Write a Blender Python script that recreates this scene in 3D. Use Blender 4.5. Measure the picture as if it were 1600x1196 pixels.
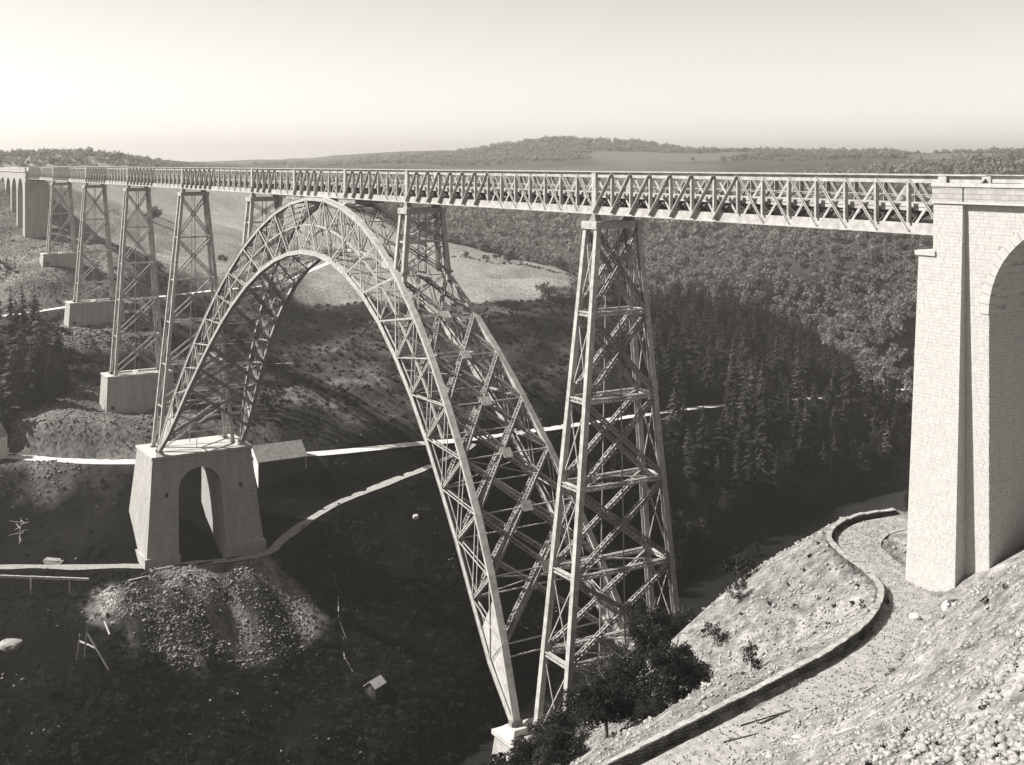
import bpy, math, random
import numpy as np

scene = bpy.context.scene
for o in list(bpy.data.objects):
    bpy.data.objects.remove(o)
COL = scene.collection
random.seed(7)
RNG = np.random.default_rng(7)

# ------------------------------------------------------------------ camera
# a plate camera held level on the hillside beside the near end of the viaduct, front lowered
cam_data = bpy.data.cameras.new('camera')
cam = bpy.data.objects.new('camera', cam_data)
COL.objects.link(cam)
cam.location = (120.46, -85.74, 6.10)
YAW = 0.5585                       # looks along (-cos, sin)
cam.rotation_euler = (math.radians(90), 0, math.pi / 2 - YAW)
cam_data.sensor_width = 36.0
cam_data.lens = 1893.4 / 1600 * 36.0
cam_data.shift_x = -43.1 / 1600
cam_data.shift_y = -(598 - 256.07) / 1600
cam_data.clip_start = 0.5
cam_data.clip_end = 20000
scene.camera = cam

# ------------------------------------------------------------------ sky and sun
TO_SUN = np.array([-0.46, -0.60, 0.70])
TO_SUN = TO_SUN / np.linalg.norm(TO_SUN)
ELEV = math.asin(TO_SUN[2])
AZ = math.atan2(TO_SUN[0], TO_SUN[1])       # clockwise from +Y

world = bpy.data.worlds.new('World')
scene.world = world
world.use_nodes = True
wn, wl = world.node_tree.nodes, world.node_tree.links
wn.clear()
sky = wn.new('ShaderNodeTexSky')
sky.sky_type = 'NISHITA'
sky.sun_disc = False
sky.sun_elevation = ELEV
sky.sun_rotation = AZ
sky.air_density = 2.0
sky.dust_density = 0.0
bw = wn.new('ShaderNodeSeparateColor')      # one colour layer only: the plate records no colour
tint = wn.new('ShaderNodeMix')
tint.data_type = 'RGBA'
tint.blend_type = 'MULTIPLY'
tint.inputs[0].default_value = 1.0
tint.inputs[7].default_value = (1.0, 0.958, 0.893, 1)
bg = wn.new('ShaderNodeBackground')
bg.inputs[1].default_value = 0.071
wo = wn.new('ShaderNodeOutputWorld')
wl.new(sky.outputs[0], bw.inputs[0])
wl.new(bw.outputs[0], tint.inputs[6])
wl.new(tint.outputs[2], bg.inputs[0])
wl.new(bg.outputs[0], wo.inputs[0])

sun_data = bpy.data.lights.new('sun', 'SUN')
sun_data.energy = 5.0
sun_data.angle = math.radians(0.53)
sun_data.color = (1.0, 0.965, 0.91)
sun = bpy.data.objects.new('sun', sun_data)
COL.objects.link(sun)
sun.rotation_euler = (math.pi / 2 - ELEV, 0, math.pi - AZ)

scene.view_settings.view_transform = 'Standard'
scene.view_settings.look = 'None'
scene.view_settings.gamma = 1
scene.view_settings.exposure = 1.0
scene.render.engine = 'CYCLES'
scene.cycles.use_denoising = True
scene.cycles.max_bounces = 4
scene.cycles.diffuse_bounces = 2
scene.cycles.glossy_bounces = 2
scene.cycles.volume_bounces = 0
scene.cycles.volume_step_rate = 4

# ------------------------------------------------------------------ the lie of the land (metres; z = 0 is the underside of the deck)
CTRL = [(-236.6,-45.1,-72), (-227,-33.8,-72), (-205.8,-9,-72), (-190.4,35.4,-72.5), (-187.8,67.8,-73), (-186.9,83.8,-73.5), (-202,119.8,-77.5),
    (-230.5,184.9,-84.5), (-250.4,239,-90.5), (-267.7,310.2,-97.5), (-282.5,377,-103), (-289.6,433,-107), (-189.9,-50.4,-88), (-186.1,-42.7,-88),
    (-176.2,-27.6,-88), (-167.3,-10.8,-88), (-161.6,10.5,-88), (-167.3,20.5,-86.2), (-176.1,36,-83), (-177.7,51.3,-80), (-177.7,66.7,-76.7),
    (-183.4,81.5,-74), (-307.9,-31.3,-44), (-310.2,-17.4,-43.5), (-312.9,-3.8,-42.5), (-320,13.5,-42.5), (-327.4,28.7,-42.5), (-343,54.5,-43),
    (-364.8,85.2,-44), (-423.5,124.6,-45), (-488.9,164.4,-46), (-274.8,44.6,-62), (-281.4,62.7,-63), (-274.7,86,-65), (-258.3,112.9,-68),
    (-250.7,134.6,-70), (-269.1,-20.3,-52.5), (-253.5,-33.2,-56.6), (-296.9,-27.1,-47.6), (-334.8,-21.8,-36.9), (-367.3,-17.2,-28.1),
    (-228,-20.7,-62.6), (-331.9,20.7,-36.6), (-343.2,11.9,-32.4), (-406.8,51.7,-33.4), (-499.6,92,-27.9), (-569.8,130.6,-30.5), (-772,184.3,-24.3),
    (-792.2,152.1,-14.8), (-754.4,212.6,-29), (-1125,374.3,-24.1), (-869.5,122.8,11.2), (-840,75.5,9), (-880.3,11,9), (-1001.1,195.1,5),
    (-1379.6,344.3,1.4), (-1823.7,577.2,-0.2), (-2334.1,892.5,6.2), (-2568.7,1083.3,15.4), (-2594.2,1231.1,31.6), (-2527.1,1338.6,37.9),
    (-2164.1,1353.4,30.4), (-1938.9,1336.4,52.4), (-1889.9,1414.7,49.8), (-1742.3,1462.2,27.7), (-1632.5,1449.2,31.7), (-1421.3,1409.8,20.6),
    (-1150.7,1276.8,9), (-832.9,1030.4,-1.2), (-535.3,751.8,-3.9), (-439.5,716.5,-2.9), (-355.9,133.2,-52.7), (-358.6,91.2,-50.4),
    (-335.5,165.8,-54.9), (-341,194.8,-53.5), (-349.7,228.1,-50.3), (-447.5,175.3,-50.9), (-587.6,196.4,-43), (-447.9,212.4,-56.1),
    (-438.6,246.2,-57), (-749.8,314.2,-31), (-729.2,252.9,-29), (-554.5,268.3,-43.6), (-516,292.1,-53.3), (-478.7,314.1,-60.8), (-236.8,78.5,-68.9),
    (-219.4,49.7,-66.9), (-213,31.7,-63.9), (-270.3,119.2,-64.5), (-266.6,144,-61.4), (-226.4,132.8,-68.4), (-280.4,197.4,-67.4), (-212.8,107.4,-72),
    (-782.7,450.4,-46), (-753.3,497.4,-40.4), (-764.1,574.5,-36.9), (-1085.7,814.5,-20.8), (-1169.7,680.2,-20.8), (-1001.8,948.9,-16.8),
    (-679.8,615,-34.9), (-550.2,501.5,-60.8), (-563.7,612.1,-31), (-455.7,501.9,-63.2), (-467.9,576.7,-36.1), (-398.7,498.8,-82.6),
    (-343.6,426.6,-100.6), (-653.4,430.8,-60.7), (-679.4,389.1,-54.8), (-357.8,507.6,-48.6), (-293.1,479.1,-26.1), (-362,274.4,-66.4),
    (-364.6,317.4,-66.2), (-347.1,345.4,-76.1), (-322.3,356.9,-95), (-306.4,269,-82.2), (-281.6,214.4,-79.4), (-298.5,300.5,-92.7),
    (-316.4,205.8,-61.5), (-134.6,-12.6,-98.1), (-148.8,-35.5,-98.1), (-134.4,15.8,-100), (-107.6,-20.4,-107.1), (-120.2,-51.9,-104.1),
    (-99.4,15.3,-113), (-128.7,53.4,-105.9), (-154.4,40.6,-95.9), (-166.4,55.3,-85.8), (-150.7,14.4,-93.1), (-163.4,82.8,-97.4), (-196.3,-26.6,-81.7),
    (-170.8,108.7,-94.4), (-197.2,151.3,-94.9), (-196.2,177.4,-100.3), (-212.5,221.2,-102.9), (-232.4,274.2,-108.8), (-246.4,327.3,-115.4),
    (-178.4,162.6,-108.6), (-442.4,334.4,-91.5), (-446.1,385.1,-95.7), (-425.7,417.8,-103.4), (-447.9,306.8,-71.9), (-344,0,-30.2), (-344,-12,-31),
    (-344,14,-30), (-288.5,0,-45.2), (-288.5,-12,-46), (-288,14,-44), (-233,0,-62.6), (-233,-14,-64), (-233,14,-61), (-396,0,-23.3), (-396,-10,-24),
    (-412,-4,-19.5), (-428,-4,-15), (-446,-4,-6), (-470,0,1), (-520,-20,2), (-480,-80,0), (-440,-60,-10), (-168,12,-88), (-186,0,-80), (-186,-16,-82),
    (-186,16,-79), (-50,-140,-120), (-58,-70,-120), (-66,-20,-120), (-80,20,-120), (-104,60,-120), (-132,105,-120), (-153,150,-120), (-168,195,-120),
    (-180,250,-120), (-175,330,-120), (-140,410,-120), (-90,470,-120), (0,520,-120), (120,560,-120), (55.2,-42.2,-34.8), (56,-37.7,-33.5),
    (56.6,-32.7,-32.3), (56.8,-27,-31.3), (56.4,-20.4,-30.4), (54.9,-14.7,-29.8), (51.7,-9.8,-29.5), (48.4,-7.6,-29.3), (43.9,-6,-29.1),
    (39.8,-3.6,-29), (37.4,-0,-28.9), (36.7,3.6,-28.8), (37.4,7.8,-28.7), (45,-36.5,-39.5), (30,-45,-50), (37,-20,-42), (38,-12,-38), (30,-5,-37),
    (21,-3,-42.5), (26,8,-40), (10,-10,-54), (10,8,-54), (0,0,-64), (-3,-16,-68), (-3,16,-68), (-14,0,-82), (-14,-20,-86), (-20,22,-86), (-45,0,-112),
    (-55,40,-114), (-70,60,-113), (-38,-30,-112), (20,30,-46), (0,50,-60), (-20,80,-70), (-50,120,-86), (-80,160,-98), (30,60,-36), (20,110,-45),
    (-10,160,-60), (-50,230,-70), (-90,300,-80), (40,150,-25), (20,300,-30), (50,450,-60), (57.5,-4,-25.6), (57.5,4,-23.2), (50,-4.5,-27.8),
    (48,6,-27.5), (66,-2,-21), (80,8,-12), (100,12,-3), (130,0,1.5), (160,20,3), (60,25,-22), (70,60,-14), (120,80,0), (200,60,4), (200,200,0),
    (300,400,-2), (180,400,-20), (101,-60,-11.5), (120.5,-86,4.2), (91.7,-56.3,-17), (77,-60,-27), (60,-60,-36), (40,-62,-49), (0,-60,-74),
    (-20,-70,-96), (110,-100,0), (90,-100,-16), (60,-110,-36), (20,-120,-62), (140,-60,6), (160,-110,10), (240,-60,12), (200,-200,12), (120,-220,0),
    (60,-220,-30), (0,-240,-70), (400,0,10), (400,-400,20), (500,300,4), (79.1,-29.3,-19.4), (91.8,-46.6,-16.1), (82.4,-42.9,-21.2),
    (72.7,-39.4,-26.2), (65.2,-37.4,-29.7), (60.8,-15.2,-26.2), (65.2,-13.8,-23), (74,-28.1,-23.3), (68.9,-30.5,-26.4), (56.9,-12,-27.2),
    (70.8,-18,-19.6), (60.2,-38.3,-33.4), (60.8,-33,-32.2), (61,-26.9,-31.2), (60.6,-19.8,-30.3), (58.7,-13,-29.7), (54.8,-7,-29.4), (45.7,-2.2,-29),
    (42.6,-0.5,-28.9), (41.3,1.7,-28.8), (40.9,3.6,-28.7), (-120,-100,-104), (-180,-110,-88), (-250,-120,-70), (-330,-120,-48), (-420,-140,-20),
    (-120,-250,-100), (-250,-260,-70), (-400,-300,-20), (-600,-200,10), (-60,-300,-120), (-900,-600,30), (-500,-700,20), (100,-700,20), (700,-500,30),
    (-1500,-900,40), (-5381,-209.3,-8.3), (-4866,614.8,-8.3), (-4479.8,1232.9,-8.3), (-4145,1768.6,-8.3), (-3836.1,2263.1,-8.3),
    (-3578.6,2675.1,-8.3), (-3321.1,3087.2,-8.3), (-3063.6,3499.3,-8.3), (-2677.4,4117.4,-8.3), (-2162.4,4941.5,-8.3), (5800,0,30), (5800,5800,20),
    (0,5800,0), (-5800,-5800,40), (0,-5800,30), (5800,-5800,30), (1500,1500,10), (1500,0,20), (1500,-1500,20), (600,800,0), (800,2500,0),
    (2500,800,10)]
ROAD = [(-236.6,-45.1,-72), (-227,-33.8,-72), (-205.8,-9,-72), (-190.4,35.4,-72.5), (-187.8,67.8,-73), (-186.9,83.8,-73.5), (-202,119.8,-77.5),
    (-230.5,184.9,-84.5), (-250.4,239,-90.5), (-267.7,310.2,-97.5), (-282.5,377,-103), (-289.6,433,-107)]
TRACK = [(-189.9,-50.4,-88), (-186.1,-42.7,-88), (-176.2,-27.6,-88), (-167.3,-10.8,-88), (-161.6,10.5,-88), (-167.3,20.5,-86.2), (-176.1,36,-83),
    (-177.7,51.3,-80), (-177.7,66.7,-76.7), (-183.4,81.5,-74)]
HIGH_ROAD = [(-307.9,-31.3,-44), (-310.2,-17.4,-43.5), (-312.9,-3.8,-42.5), (-320,13.5,-42.5), (-327.4,28.7,-42.5), (-343,54.5,-43),
    (-364.8,85.2,-44), (-423.5,124.6,-45), (-488.9,164.4,-46)]
PATH = [(55.2,-42.2,-34.8), (56,-37.7,-33.5), (56.6,-32.7,-32.3), (56.8,-27,-31.3), (56.4,-20.4,-30.4), (54.9,-14.7,-29.8), (51.7,-9.8,-29.5),
    (48.4,-7.6,-29.3), (43.9,-6,-29.1), (39.8,-3.6,-29), (37.4,-0,-28.9), (36.7,3.6,-28.8), (37.4,7.8,-28.7)]
MID_PATH = [(-274.8,44.6,-62), (-281.4,62.7,-63), (-274.7,86,-65), (-258.3,112.9,-68), (-250.7,134.6,-70)]
RIVER = [(-50,-140), (-58,-70), (-66,-20), (-80,20), (-104,60), (-132,105), (-153,150), (-168,195), (-180,250), (-175,330), (-140,410), (-90,470),
    (0,520), (120,560)]

# ------------------------------------------------------------------ materials
WARM = (1.0, 0.975, 0.945)


def shade(g):
    return (g * WARM[0], g * WARM[1], g * WARM[2], 1)


def material(name, lo, hi, scale=1.0, rough=0.9, bump=0.0, bump_scale=None, detail=5.0, spec=0.2, fac_lo=0.35, fac_hi=0.65,
             metallic=0.0):
    m = bpy.data.materials.new(name)
    m.use_nodes = True
    nt = m.node_tree
    b = nt.nodes['Principled BSDF']
    geo = nt.nodes.new('ShaderNodeNewGeometry')
    n = nt.nodes.new('ShaderNodeTexNoise')
    n.inputs['Scale'].default_value = scale
    n.inputs['Detail'].default_value = detail
    n.inputs['Roughness'].default_value = 0.6
    nt.links.new(geo.outputs['Position'], n.inputs['Vector'])
    r = nt.nodes.new('ShaderNodeValToRGB')
    r.color_ramp.elements[0].position = fac_lo
    r.color_ramp.elements[0].color = shade(lo)
    r.color_ramp.elements[1].position = fac_hi
    r.color_ramp.elements[1].color = shade(hi)
    nt.links.new(n.outputs[0], r.inputs[0])
    nt.links.new(r.outputs[0], b.inputs['Base Color'])
    b.inputs['Roughness'].default_value = rough
    b.inputs['Specular IOR Level'].default_value = spec
    b.inputs['Metallic'].default_value = metallic
    if bump:
        n2 = nt.nodes.new('ShaderNodeTexNoise')
        n2.inputs['Scale'].default_value = bump_scale or scale * 4
        n2.inputs['Detail'].default_value = 6
        nt.links.new(geo.outputs['Position'], n2.inputs['Vector'])
        bp = nt.nodes.new('ShaderNodeBump')
        bp.inputs['Strength'].default_value = 1.0
        bp.inputs['Distance'].default_value = bump
        nt.links.new(n2.outputs[0], bp.inputs['Height'])
        nt.links.new(bp.outputs[0], b.inputs['Normal'])
    return m


def masonry_material(name, lo, hi, course=0.4, length=0.9, joint=0.03, mortar=0.8):
    """coursed stone: horizontal courses on any upright face, stains and wear"""
    m = material(name, lo, hi, scale=0.35, bump=0.0)
    nt = m.node_tree
    b = nt.nodes['Principled BSDF']
    geo = [n for n in nt.nodes if n.type == 'NEW_GEOMETRY'][0]
    ramp = [n for n in nt.nodes if n.type == 'VALTORGB'][0]
    noise = [n for n in nt.nodes if n.type == 'TEX_NOISE'][0]
    mp_ = nt.nodes.new('ShaderNodeMapping')
    mp_.inputs['Scale'].default_value = (2.2, 2.2, 0.35)
    nt.links.new(geo.outputs['Position'], mp_.inputs['Vector'])
    nt.links.new(mp_.outputs[0], noise.inputs['Vector'])
    sep = nt.nodes.new('ShaderNodeSeparateXYZ')
    nt.links.new(geo.outputs['Position'], sep.inputs[0])
    add = nt.nodes.new('ShaderNodeMath')
    nt.links.new(sep.outputs[0], add.inputs[0])
    nt.links.new(sep.outputs[1], add.inputs[1])
    comb = nt.nodes.new('ShaderNodeCombineXYZ')
    nt.links.new(add.outputs[0], comb.inputs[0])
    nt.links.new(sep.outputs[2], comb.inputs[1])
    br = nt.nodes.new('ShaderNodeTexBrick')
    br.inputs['Scale'].default_value = 1.0
    br.inputs['Brick Width'].default_value = length
    br.inputs['Row Height'].default_value = course
    br.inputs['Mortar Size'].default_value = joint
    br.inputs['Mortar Smooth'].default_value = 0.3
    br.inputs['Color1'].default_value = (1, 1, 1, 1)
    br.inputs['Color2'].default_value = (0.8, 0.8, 0.8, 1)
    br.inputs['Mortar'].default_value = (mortar, mortar, mortar, 1)
    nt.links.new(comb.outputs[0], br.inputs['Vector'])
    mx = nt.nodes.new('ShaderNodeMix')
    mx.data_type = 'RGBA'
    mx.blend_type = 'MULTIPLY'
    mx.inputs[0].default_value = 1
    nt.links.new(ramp.outputs[0], mx.inputs[6])
    nt.links.new(br.outputs[0], mx.inputs[7])
    nt.links.new(mx.outputs[2], b.inputs['Base Color'])
    bp = nt.nodes.new('ShaderNodeBump')
    bp.inputs['Distance'].default_value = 0.04
    bp.invert = True
    nt.links.new(br.outputs[1], bp.inputs['Height'])
    nt.links.new(bp.outputs[0], b.inputs['Normal'])
    return m


M = {
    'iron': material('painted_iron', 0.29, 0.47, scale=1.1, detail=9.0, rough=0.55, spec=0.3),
    'iron_worn_shaded': material('weathered_shaded_iron', 0.17, 0.3, scale=0.8, rough=0.6, spec=0.3),  # worn parts; on braces and back girder, shade is put into the darker tone
    'floor_iron': material('sooty_shaded_iron', 0.10, 0.16, scale=0.8, rough=0.7),  # floor soot; on cross beams and wind braces, under-floor shade in the colour
    'stone': material('dressed_stone', 0.4, 0.46, scale=2.2, rough=0.95, bump=0.02, bump_scale=6),
    'stone_core': masonry_material('coursed_stone', 0.36, 0.43),
    'pedestal': masonry_material('pedestal_stone', 0.36, 0.46, course=0.45, length=1.0),
    'coping': material('coping_stone', 0.4, 0.48, scale=1.2, rough=0.95, bump=0.02, bump_scale=5),
    'opening_shade': material('dark_opening', 0.03, 0.05, scale=1.0),  # darkness inside vents and windows, put into the colour
    'path': material('trodden_gravel', 0.2, 0.33, scale=1.3, bump=0.06, bump_scale=9),
    'road': material('white_road_dust', 0.46, 0.66, scale=0.25, bump=0.02, bump_scale=3),
    'rubble': material('broken_stone', 0.2, 0.38, scale=1.4, rough=0.95, bump=0.03, bump_scale=7, fac_lo=0.3, fac_hi=0.7),
    'spoil': material('spoil_stone', 0.09, 0.26, scale=0.5, rough=0.95, fac_lo=0.3, fac_hi=0.7),
    'wall': masonry_material('dry_stone_wall', 0.06, 0.16, course=0.22, length=0.45, joint=0.04, mortar=0.3),  # darkened stone: shade of the inner face is put into the colour
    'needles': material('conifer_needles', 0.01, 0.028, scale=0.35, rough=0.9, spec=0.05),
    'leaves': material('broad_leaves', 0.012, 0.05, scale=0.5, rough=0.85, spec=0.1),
    'far_leaves': material('hillside_leaves', 0.15, 0.26, scale=0.12, rough=0.9, spec=0.05),  # paler than leaves: distance haze partly put into the colour
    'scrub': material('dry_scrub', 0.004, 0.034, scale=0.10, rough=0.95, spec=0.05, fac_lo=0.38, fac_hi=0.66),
    'dry_leaves': material('pale_dry_scrub', 0.04, 0.11, scale=0.12, rough=0.95, spec=0.05),  # paler tone of the dry tufts scattered through the scrub
    'young_needles': material('young_needles', 0.03, 0.07, scale=0.3, rough=0.9, spec=0.05),
    'light_leaves': material('light_leaves', 0.03, 0.11, scale=0.8, rough=0.85, spec=0.1),
    'bark': material('bark', 0.05, 0.12, scale=2.0, rough=0.95, bump=0.02),
    'timber': material('sawn_timber', 0.26, 0.46, scale=1.5, rough=0.85),
    'dark_timber': material('tarred_shaded_boards', 0.03, 0.06, scale=1.5, rough=0.85),  # on the long side of the shed the dark tone carries its shade
    'plaster': material('limewash_lit_gable', 0.5, 0.65, scale=0.8, rough=0.95),  # on the shed gable the pale tone carries the sunlight
    'slate': material('slate_roof', 0.16, 0.26, scale=1.0, rough=0.8),
    'pale_roof': material('pale_boards', 0.45, 0.60, scale=1.0, rough=0.85),
    'rock': material('weathered_rock', 0.18, 0.34, scale=0.8, rough=0.95, bump=0.06, bump_scale=3),
}


for key in ('far_leaves', 'leaves', 'light_leaves', 'dry_leaves', 'scrub'):
    nt = M[key].node_tree
    pb, out = nt.nodes['Principled BSDF'], nt.nodes['Material Output']
    ramp = [n for n in nt.nodes if n.type == 'VALTORGB'][0]
    tr = nt.nodes.new('ShaderNodeBsdfTranslucent')
    nt.links.new(ramp.outputs[0], tr.inputs[0])
    ms_ = nt.nodes.new('ShaderNodeMixShader')
    ms_.inputs[0].default_value = 0.42
    nt.links.new(pb.outputs[0], ms_.inputs[1])
    nt.links.new(tr.outputs[0], ms_.inputs[2])
    nt.links.new(ms_.outputs[0], out.inputs[0])


# ------------------------------------------------------------------ object helpers
def mesh_np(name, verts, faces, mat=None, smooth=False):
    """verts (n,3), faces (m,k) all of one size"""
    verts = np.asarray(verts, np.float32)
    faces = np.asarray(faces, np.int32)
    k = faces.shape[1]
    me = bpy.data.meshes.new(name)
    me.vertices.add(len(verts))
    me.vertices.foreach_set('co', verts.ravel())
    me.loops.add(faces.size)
    me.loops.foreach_set('vertex_index', faces.ravel())
    me.polygons.add(len(faces))
    me.polygons.foreach_set('loop_start', np.arange(0, faces.size, k, dtype=np.int32))
    if smooth:
        me.polygons.foreach_set('use_smooth', np.ones(len(faces), bool))
    me.update(calc_edges=True)
    me.validate()
    if mat:
        me.materials.append(M[mat])
    return me


def link(name, me, parent=None, loc=None):
    o = bpy.data.objects.new(name, me)
    COL.objects.link(o)
    if parent is not None:
        o.parent = parent
    if loc is not None:
        o.location = loc
    return o


def tag(o, label, cat, group=None):
    o['label'] = label
    o['category'] = cat
    if group:
        o['group'] = group
    return o


def thing(name, label, cat, loc=(0, 0, 0), group=None):
    o = bpy.data.objects.new(name, None)
    o.empty_display_size = 0.5
    COL.objects.link(o)
    o.location = loc
    return tag(o, label, cat, group)


BOXF = [(0, 3, 2, 1), (4, 5, 6, 7), (0, 1, 5, 4), (1, 2, 6, 5), (2, 3, 7, 6), (3, 0, 4, 7)]


class MB:
    """collects boxes and bars; build() links them as one mesh object"""

    def __init__(self):
        self.v, self.f = [], []

    def hexa(self, pts):
        n = len(self.v)
        self.v += [tuple(p) for p in pts]
        self.f += [tuple(n + i for i in q) for q in BOXF]

    def box(self, x0, x1, y0, y1, z0, z1):
        self.hexa([(x0, y0, z0), (x1, y0, z0), (x1, y1, z0), (x0, y1, z0), (x0, y0, z1), (x1, y0, z1), (x1, y1, z1), (x0, y1, z1)])

    def bar(self, a, b, w, h, ref=(0, 0, 1), w2=None, h2=None):
        """box from a to b; h runs along the part of ref square to the bar, w across"""
        a, b = np.asarray(a, float), np.asarray(b, float)
        d = b - a
        L = np.linalg.norm(d)
        if L < 1e-6:
            return
        d /= L
        r = np.asarray(ref, float)
        u = r - d * (r @ d)
        if np.linalg.norm(u) < 1e-3:
            r = np.array([1.0, 0, 0])
            u = r - d * (r @ d)
        u /= np.linalg.norm(u)
        s = np.cross(d, u)
        w2 = w if w2 is None else w2
        h2 = h if h2 is None else h2
        p = []
        for e, ww, hh in ((a, w, h), (b, w2, h2)):
            for sx, sy in ((-1, -1), (1, -1), (1, 1), (-1, 1)):
                p.append(e + s * sx * ww / 2 + u * sy * hh / 2)
        self.hexa(p)

    def lattice(self, a, b, w, h, ref=(0, 0, 1), n=None, t=0.09, lace=0.06):
        """laced box girder: four corner angles and zig-zag bars on all four sides"""
        a, b = np.asarray(a, float), np.asarray(b, float)
        d = b - a
        L = np.linalg.norm(d)
        d /= L
        r = np.asarray(ref, float)
        u = r - d * (r @ d)
        u /= np.linalg.norm(u)
        s = np.cross(d, u)
        c = [(-w / 2, -h / 2), (w / 2, -h / 2), (w / 2, h / 2), (-w / 2, h / 2)]
        for cx, cy in c:
            o = s * cx + u * cy
            self.bar(a + o, b + o, t * 1.6, t * 1.6, u)
        n = n or max(3, int(round(L / (max(w, h) * 1.25))))
        for k in range(4):
            o0 = s * c[k][0] + u * c[k][1]
            o1 = s * c[(k + 1) % 4][0] + u * c[(k + 1) % 4][1]
            nrm = u if k % 2 == 0 else s
            for i in range(n):
                p, q = a + d * L * i / n, a + d * L * (i + 1) / n
                if (i + k) % 2:
                    self.bar(p + o0, q + o1, lace * 2.2, lace * 0.6, nrm)
                else:
                    self.bar(p + o1, q + o0, lace * 2.2, lace * 0.6, nrm)

    def prism(self, poly, axis, a, b):
        """extrude a 2-D polygon (list of pairs) along an axis from a to b"""
        n, k = len(self.v), len(poly)
        for t in (a, b):
            for p, q in poly:
                self.v.append({'x': (t, p, q), 'y': (p, t, q), 'z': (p, q, t)}[axis])
        self.f.append(tuple(n + i for i in range(k)))
        self.f.append(tuple(n + k + i for i in reversed(range(k))))
        for i in range(k):
            j = (i + 1) % k
            self.f.append((n + i, n + k + i, n + k + j, n + j))

    def mesh(self, name, mat, smooth=False):
        me = bpy.data.meshes.new(name)
        me.from_pydata([tuple(map(float, p)) for p in self.v], [], self.f)
        me.update()
        if mat:
            me.materials.append(M[mat])
        if smooth:
            me.polygons.foreach_set('use_smooth', np.ones(len(me.polygons), bool))
        return me

    def build(self, name, mat, parent=None, loc=None):
        return link(name, self.mesh(name, mat), parent, loc)


def fix_normals(o):
    import bmesh
    bm = bmesh.new()
    bm.from_mesh(o.data)
    bmesh.ops.recalc_face_normals(bm, faces=bm.faces)
    bm.to_mesh(o.data)
    bm.free()


# ------------------------------------------------------------------ terrain height
_c = np.array(CTRL)
_S = 100.0


def _K(r2):
    return np.where(r2 > 0, 0.5 * r2 * np.log(np.maximum(r2, 1e-12)), 0)


_p = _c[:, :2] / _S
_n = len(_p)
_P = np.c_[np.ones(_n), _p]
_M = np.block([[_K(((_p[:, None] - _p[None]) ** 2).sum(-1)) + np.eye(_n) * 2e-4, _P], [_P.T, np.zeros((3, 3))]])
_w = np.linalg.solve(_M, np.r_[_c[:, 2], 0, 0, 0])


def _hash(ix, iy, s):
    h = (ix.astype(np.int64) * 374761393 + iy.astype(np.int64) * 668265263 + s * 1442695041) & 0xffffffff
    h = ((h ^ (h >> 13)) * 1274126177) & 0xffffffff
    return ((h ^ (h >> 16)) & 0xffff) / 65535.0


def vnoise(x, y, s=0):
    ix, iy = np.floor(x), np.floor(y)
    fx, fy = x - ix, y - iy
    fx, fy = fx * fx * (3 - 2 * fx), fy * fy * (3 - 2 * fy)
    a, b = _hash(ix, iy, s), _hash(ix + 1, iy, s)
    c, d = _hash(ix, iy + 1, s), _hash(ix + 1, iy + 1, s)
    return (a * (1 - fx) + b * fx) * (1 - fy) + (c * (1 - fx) + d * fx) * fy - 0.5


def fbm(x, y, size, octaves=4, s=0):
    t, amp, f = 0, 1.0, 1.0 / size
    for k in range(octaves):
        t = t + amp * vnoise(x * f + 17.3 * k, y * f - 9.1 * k, s + k)
        amp *= 0.5
        f *= 2.03
    return t


def resample(line, step):
    """smooth dense polyline through the given points (Catmull-Rom)"""
    p = np.array(line, float)
    p = np.vstack([2 * p[0] - p[1], p, 2 * p[-1] - p[-2]])
    out = []
    for i in range(1, len(p) - 2):
        n = max(2, int(np.linalg.norm(p[i + 1] - p[i]) / step))
        for t in np.arange(n) / n:
            out.append(0.5 * (2 * p[i] + (p[i + 1] - p[i - 1]) * t + (2 * p[i - 1] - 5 * p[i] + 4 * p[i + 1] - p[i + 2]) * t * t
                              + (3 * p[i] - p[i - 1] - 3 * p[i + 1] + p[i + 2]) * t ** 3))
    out.append(p[-2])
    return np.array(out)


def side_normals(line):
    t = np.gradient(line[:, :2], axis=0)
    t /= np.linalg.norm(t, axis=1)[:, None]
    return np.c_[t[:, 1], -t[:, 0]]


WALL_LINE = resample(PATH, 0.6)
_nn = side_normals(WALL_LINE)
PATH_LINE = WALL_LINE.copy()
PATH_LINE[:, :2] += _nn * 2.45
PATH_LINE[:, 2] += 0.05
WALL_OUT = WALL_LINE.copy()
WALL_OUT[:, :2] -= _nn * 0.5
ROAD_LINE = resample(ROAD, 3)
TRACK_LINE = resample(TRACK, 2)
HIGH_LINE = resample(HIGH_ROAD, 4)
MID_LINE = resample(MID_PATH, 3)
BEDS = [(ROAD_LINE, 2.6, 4.0), (TRACK_LINE, 1.6, 4.0), (HIGH_LINE, 2.2, 5.0), (MID_LINE, 0.9, 3.0), (PATH_LINE, 2.1, 0.9)]
RIVER_LINE = resample([(x, y, -118.6) for x, y in RIVER], 4)


def near_line(x, y, line, reach):
    """distance to a dense polyline and the height of its closest point (inf beyond reach)"""
    d = np.full(x.shape, np.inf)
    z = np.zeros(x.shape)
    lo, hi = line[:, :2].min(0) - reach, line[:, :2].max(0) + reach
    idx = np.where((x > lo[0]) & (x < hi[0]) & (y > lo[1]) & (y < hi[1]))[0]
    for k in range(0, len(idx), 8000):
        i = idx[k:k + 8000]
        d2 = (x[i, None] - line[None, :, 0]) ** 2 + (y[i, None] - line[None, :, 1]) ** 2
        j = d2.argmin(1)
        d[i] = np.sqrt(d2[np.arange(len(i)), j])
        z[i] = line[j, 2]
    return d, z


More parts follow.
